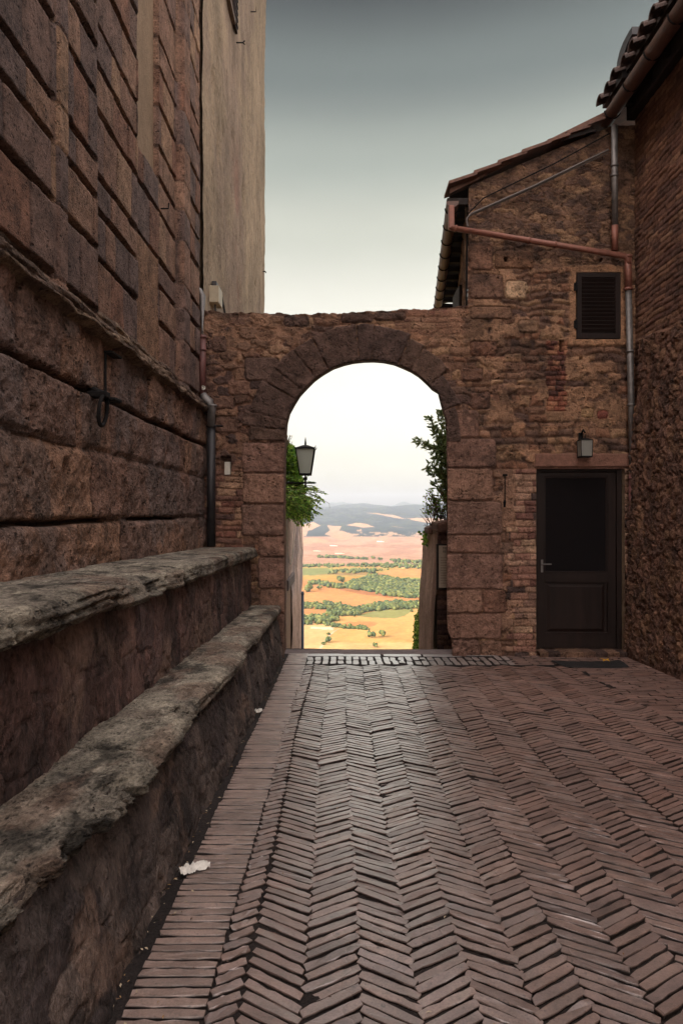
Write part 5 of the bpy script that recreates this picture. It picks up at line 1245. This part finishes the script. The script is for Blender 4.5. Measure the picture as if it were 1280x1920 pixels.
# track
trk = np.interp(pys, [1176, 1184, 1195, 1206, 1220], [640, 626, 614, 607, 597]); lay((np.abs(pxs-trk) < 1.6+ss(1180, 1220, pys)*1.2) & (pys > 1179) & (pys < 1224), s2l((226, 206, 170)))
lay(inpoly(pxs, pys, zp([(155, 1210), (352, 1214), (356, 1240), (150, 1226)])), s2l((232, 220, 190)))
# far wooded hills with cleared fields
hill = (Yd > 6500)
edge_ = 1026+(fbm(mx_/30, mx_*0, 4, 84)-.5)*26-12*ss(600, 540, mx_)
FOR = s2l((48, 66, 70))
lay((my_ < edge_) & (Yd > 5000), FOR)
for pl_ in ([(60, 310), (180, 278), (250, 310), (180, 345), (130, 360), (110, 400), (60, 420)], [(470, 305), (560, 285), (640, 290), (720, 325), (600, 325)], [(300, 305), (430, 318), (400, 350), (540, 395), (480, 442), (410, 440), (340, 410), (280, 385), (320, 350)],
            [(650, 195), (880, 215), (1010, 255), (900, 240), (760, 215)], [(860, 315), (1000, 335), (900, 325)], [(1010, 250), (1100, 240), (1400, 250), (1400, 300), (1160, 285), (1080, 270)], [(60, 425), (220, 415), (330, 455), (60, 480)], [(560, 350), (600, 345), (610, 360), (570, 360)]):
    lay(inpoly(mx_, my_, zp(pl_)), s2l((214, 172, 136)))
sp = (my_ < 1030) & (my_ > 998) & (mx_ > 660) & (Yd > 4500)
lay(sp.astype(float)*ss(.50, .57, fbm(mx_/11, my_/2.4, 4, 86)), s2l((206, 168, 134)))
lay((Yd > 6000).astype(float)*ss(.5, .7, fbm(pxs/6, pys/2.5, 3, 87))*(TC[..., 0] < .2), s2l((84, 98, 62)), .5)
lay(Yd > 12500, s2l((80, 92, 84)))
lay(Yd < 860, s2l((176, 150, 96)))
furrow = np.sin((Xd*.8+Yd*.35)/11+fbm(Xd/160, Yd/160, 3, 91)*7)*ss(1130, 1200, pys)*.05
TC = TC*((.80+.40*fbm(pxs/7, pys/1.8, 5, 90))*(.9+.2*fbm(pxs/40, pys/9, 4, 92))+furrow)[..., None]*.44
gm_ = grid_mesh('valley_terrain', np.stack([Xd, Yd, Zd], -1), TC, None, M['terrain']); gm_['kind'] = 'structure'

# woods and hedgerows: crowns of many lobes; single trees are things of their own
import bmesh
def ico(sub):
    bm = bmesh.new(); bmesh.ops.create_icosphere(bm, subdivisions=sub, radius=1); v = np.array([p.co[:] for p in bm.verts]); f = np.array([[q.index for q in p.verts] for p in bm.faces]); bm.free(); return v, f
IV, IF = ico(2)
def crowns(pts, name, cols, kind='stuff', label=None):
    pts = [(x+random.gauss(0, r*.6), y+random.gauss(0, r*.6), r*random.uniform(.42, .62)) for x, y, r in pts for _ in range(2)]
    """pts: list of (x, y, radius)"""
    pts = np.array(pts); n = len(pts); r_ = np.random.RandomState(len(pts)+5)
    z = gz_(pts[:, 0], pts[:, 1]); k = len(IV)
    dir_ = IV[None]*np.array([1, 1, .95]); ru = 1+r_.normal(0, .13, (n, k, 1))
    V = dir_*ru*pts[:, 2, None, None]+np.stack([pts[:, 0], pts[:, 1], z+pts[:, 2]*.75], -1)[:, None]
    Fq = IF[None]+(np.arange(n)*k)[:, None, None]
    c = cols[r_.randint(0, len(cols), n)][:, None]*r_.uniform(.75, 1.25, (n, 1, 1))*r_.uniform(.8, 1.2, (n, k, 1))
    o = np_mesh(name, V.reshape(-1, 3), Fq.reshape(-1, 3), M['wood_far'], None, c.reshape(-1, 3), False)
    o['kind'] = kind
    return o
WC = s2l(np.array([(78, 86, 48), (64, 76, 46), (92, 96, 54), (56, 68, 44)]))*1.05
def w2(px, py):
    """ground point whose map position is (px, py)"""
    y = -ZV*1280/(py-960)
    for _ in range(6): y = -(gz_((px-640)/1280*y, y))*1280/(py-960)
    return (px-640)/1280*y, y
def fill_poly(pts, n, rad):
    xs = [p[0] for p in pts]; ys_ = [p[1] for p in pts]; out_ = []
    X = np.random.RandomState(n).uniform(min(xs), max(xs), n*4); Yp = np.random.RandomState(n+1).uniform(min(ys_), max(ys_), n*4)
    ok = inpoly(X, Yp, pts)
    for a, b in list(zip(X[ok], Yp[ok]))[:n]:
        x, y = w2(float(a), float(b)); out_.append((x, y, rad*random.uniform(.65, 1.3)))
    return out_
crowns(fill_poly(zp([(480, 830), (600, 800), (680, 760), (800, 765), (880, 795), (1400, 830), (1400, 950), (1000, 955), (850, 935), (700, 905), (560, 878), (470, 865)]), 1500, 7.5), 'distant_wood', WC)
crowns(fill_poly(zp([(-700, 1000), (400, 1010), (560, 1060), (720, 1010), (980, 985), (1400, 1010), (1400, 1045), (1000, 1050), (700, 1070), (560, 1108), (420, 1115), (300, 1095), (400, 1060), (90, 1048), (-700, 1048)]), 620, 6), 'tree_belt', WC)
crowns(fill_poly(zp([(-700, 1120), (380, 1120), (385, 1175), (250, 1190), (90, 1200), (-700, 1200)]), 260, 6.0), 'riverside_wood', WC)
crowns(fill_poly(zp([(130, 810), (300, 820), (480, 860), (440, 875), (300, 855), (150, 835)]), 90, 6.5), 'hedgerow', WC)
crowns(fill_poly(zp([(-600, 662), (400, 660), (800, 655), (1400, 645), (1400, 700), (940, 690), (700, 680), (-600, 688)]), 300, 7), 'tree_line', WC)
crowns(fill_poly(zp([(340, 715), (430, 705), (860, 708), (640, 732), (340, 742)]), 60, 7), 'tree_line', WC)
crowns(fill_poly(zp([(220, 588), (420, 592), (640, 605), (660, 614), (400, 602), (220, 598)]), 60, 9), 'tree_line', WC)
crowns(fill_poly(zp([(860, 620), (1000, 632), (1400, 640), (1400, 652), (900, 640)]), 60, 10), 'tree_line', WC)
crowns(fill_poly(zp([(1040, 1010), (1140, 1000), (1300, 1000), (1300, 1045), (1060, 1050)]), 50, 6), 'tree_belt', WC*1.25)
crowns(fill_poly(zp([(280, 1175), (340, 1185), (480, 1210), (660, 1222), (650, 1238), (520, 1232), (380, 1215), (270, 1195)]), 70, 4.2), 'scrub', WC)
TL = [((695, 1308), 5.5, 'round bush standing alone in the pale gold field at the right'), ((785, 1300), 6, 'thin pale tree in the gold field, right of the round bush'), ((310, 1350), 4.6, 'bush on the right side of the white farm track'),
      ((312, 1282), 2.6, 'small bush at the bend of the white farm track'), ((725, 1392), 3.8, 'small bush at the bottom edge of the gold field'), ((265, 1370), 2.6, 'narrow bush left of the white farm track'),
      ((125, 900), 9.5, 'big round tree group at the left edge of the orange hump field'), ((228, 880), 6, 'small round tree on the orange hump field'), ((425, 812), 8.5, 'round tree above the hedgerow left of the wood'),
      ((340, 865), 7, 'pale tree sticking out of the hedgerow'), ((540, 1120), 3.4, 'little tree at the left tip of the green field'), ((708, 745), 10, 'dark tree on the crest above the wood'), ((1045, 1078), 3.4, 'little tree at the right tip of the green field'),
      ((705, 612), 9, 'round tree standing alone in the far pink fields'), ((763, 620), 7, 'small lone tree right of the round one in the far pink fields')]
for (a, b), rad, lab in TL:
    px_, py_ = 550+a/4.741, 920+b/4.741; x, y = w2(px_, py_); z = float(gz_(np.array(x), np.array(y)))
    root = empty('field_tree', (x, y, z), lab, 'tree', 'single trees in the valley fields')
    r_ = np.random.RandomState(int(a)); k = 7; vs = []; fs = []; cs_ = []
    for q in range(k):
        c = np.array([x+r_.normal(0, .42)*rad, y+r_.normal(0, .42)*rad, z+rad*(.75+r_.uniform(-.2, .5))]); b0 = len(vs)*1
        vv = IV*(1+r_.normal(0, .13, (len(IV), 1)))*rad*r_.uniform(.4, .62)+c
        fs.append(IF+sum(len(t_) for t_ in vs)); vs.append(vv); cs_.append(np.repeat((WC[r_.randint(4)]*r_.uniform(.7, 1.3))[None], len(IV), 0))
    np_mesh('crown', np.concatenate(vs), np.concatenate(fs), M['wood_far'], root, np.concatenate(cs_), False)
    tm = MB(); tm.tube([(x, y, z-1), (x, y, z+rad*.7)], [rad*.09, rad*.05], 6); tm.build('trunk', M['bark'], root)
# farmhouses
FH = [((985, 690), 34, 'long ochre farmhouse on the orange rise above the wood', (214, 160, 104)), ((400, 562), 60, 'far farmstead with pale walls in the pink fields', (216, 176, 150)), ((200, 538), 50, 'tiny far farmstead at the left of the pink fields', (210, 168, 146)),
      ((350, 492), 60, 'tiny pale farmhouse at the foot of the wooded hills', (224, 196, 176)), ((765, 455), 60, 'small white house in the village below the wooded hills', (236, 224, 206))]
for (a, b), wd, lab, colr in FH:
    px_, py_ = 550+a/4.741, 920+b/4.741; x, y = w2(px_, py_); z = float(gz_(np.array(x), np.array(y)))
    wd *= .5
    root = empty('farmhouse', (x, y, z), lab, 'farmhouse', 'farmhouses across the valley')
    pm_ = plain('farm_wall', colr, .9, 0, .3, .1, 0); s_ = wd/34
    wl_ = MB(); wl_.box((x-wd/2, y-6*s_, z-4), (x+wd/2, y+6*s_, z+6*s_)); wl_.box((x+wd*.5, y-4*s_, z-4), (x+wd*.85, y+4*s_, z+4*s_)); wl_.build('wall', pm_, root)
    rf_ = MB()
    for x0, x1, hw, ze in ((x-wd/2-.5, x+wd/2+.5, 6.8*s_, z+6*s_), (x+wd*.5, x+wd*.87, 4.6*s_, z+4*s_)):
        rf_.add([(x0, y-hw, ze), (x1, y-hw, ze), (x1, y+hw, ze), (x0, y+hw, ze), (x0, y, ze+2.6*s_), (x1, y, ze+2.6*s_)], [(0, 1, 5, 4), (2, 3, 4, 5), (0, 4, 3), (1, 2, 5), (0, 3, 2, 1)])
    rf_.build('roof', M['tile'], root)
# haze
hz_ = MB(); hz_.box((-14000, -600, -420), (14000, 16500, 420)); hm = bpy.data.materials.new('haze_air'); hm.use_nodes = True; t = hm.node_tree; t.nodes.clear()
o_ = t.nodes.new('ShaderNodeOutputMaterial'); vsn = t.nodes.new('ShaderNodeVolumePrincipled'); vsn.inputs['Density'].default_value = 4.8e-5; vsn.inputs['Color'].default_value = (.76, .85, 1, 1); vsn.inputs['Anisotropy'].default_value = 0.2
t.links.new(vsn.outputs[0], o_.inputs['Volume'])
hzo = hz_.build('haze', hm); hzo['kind'] = 'stuff'
print('polys', sum(len(o.data.polygons) for o in bpy.data.objects if o.type == 'MESH'))
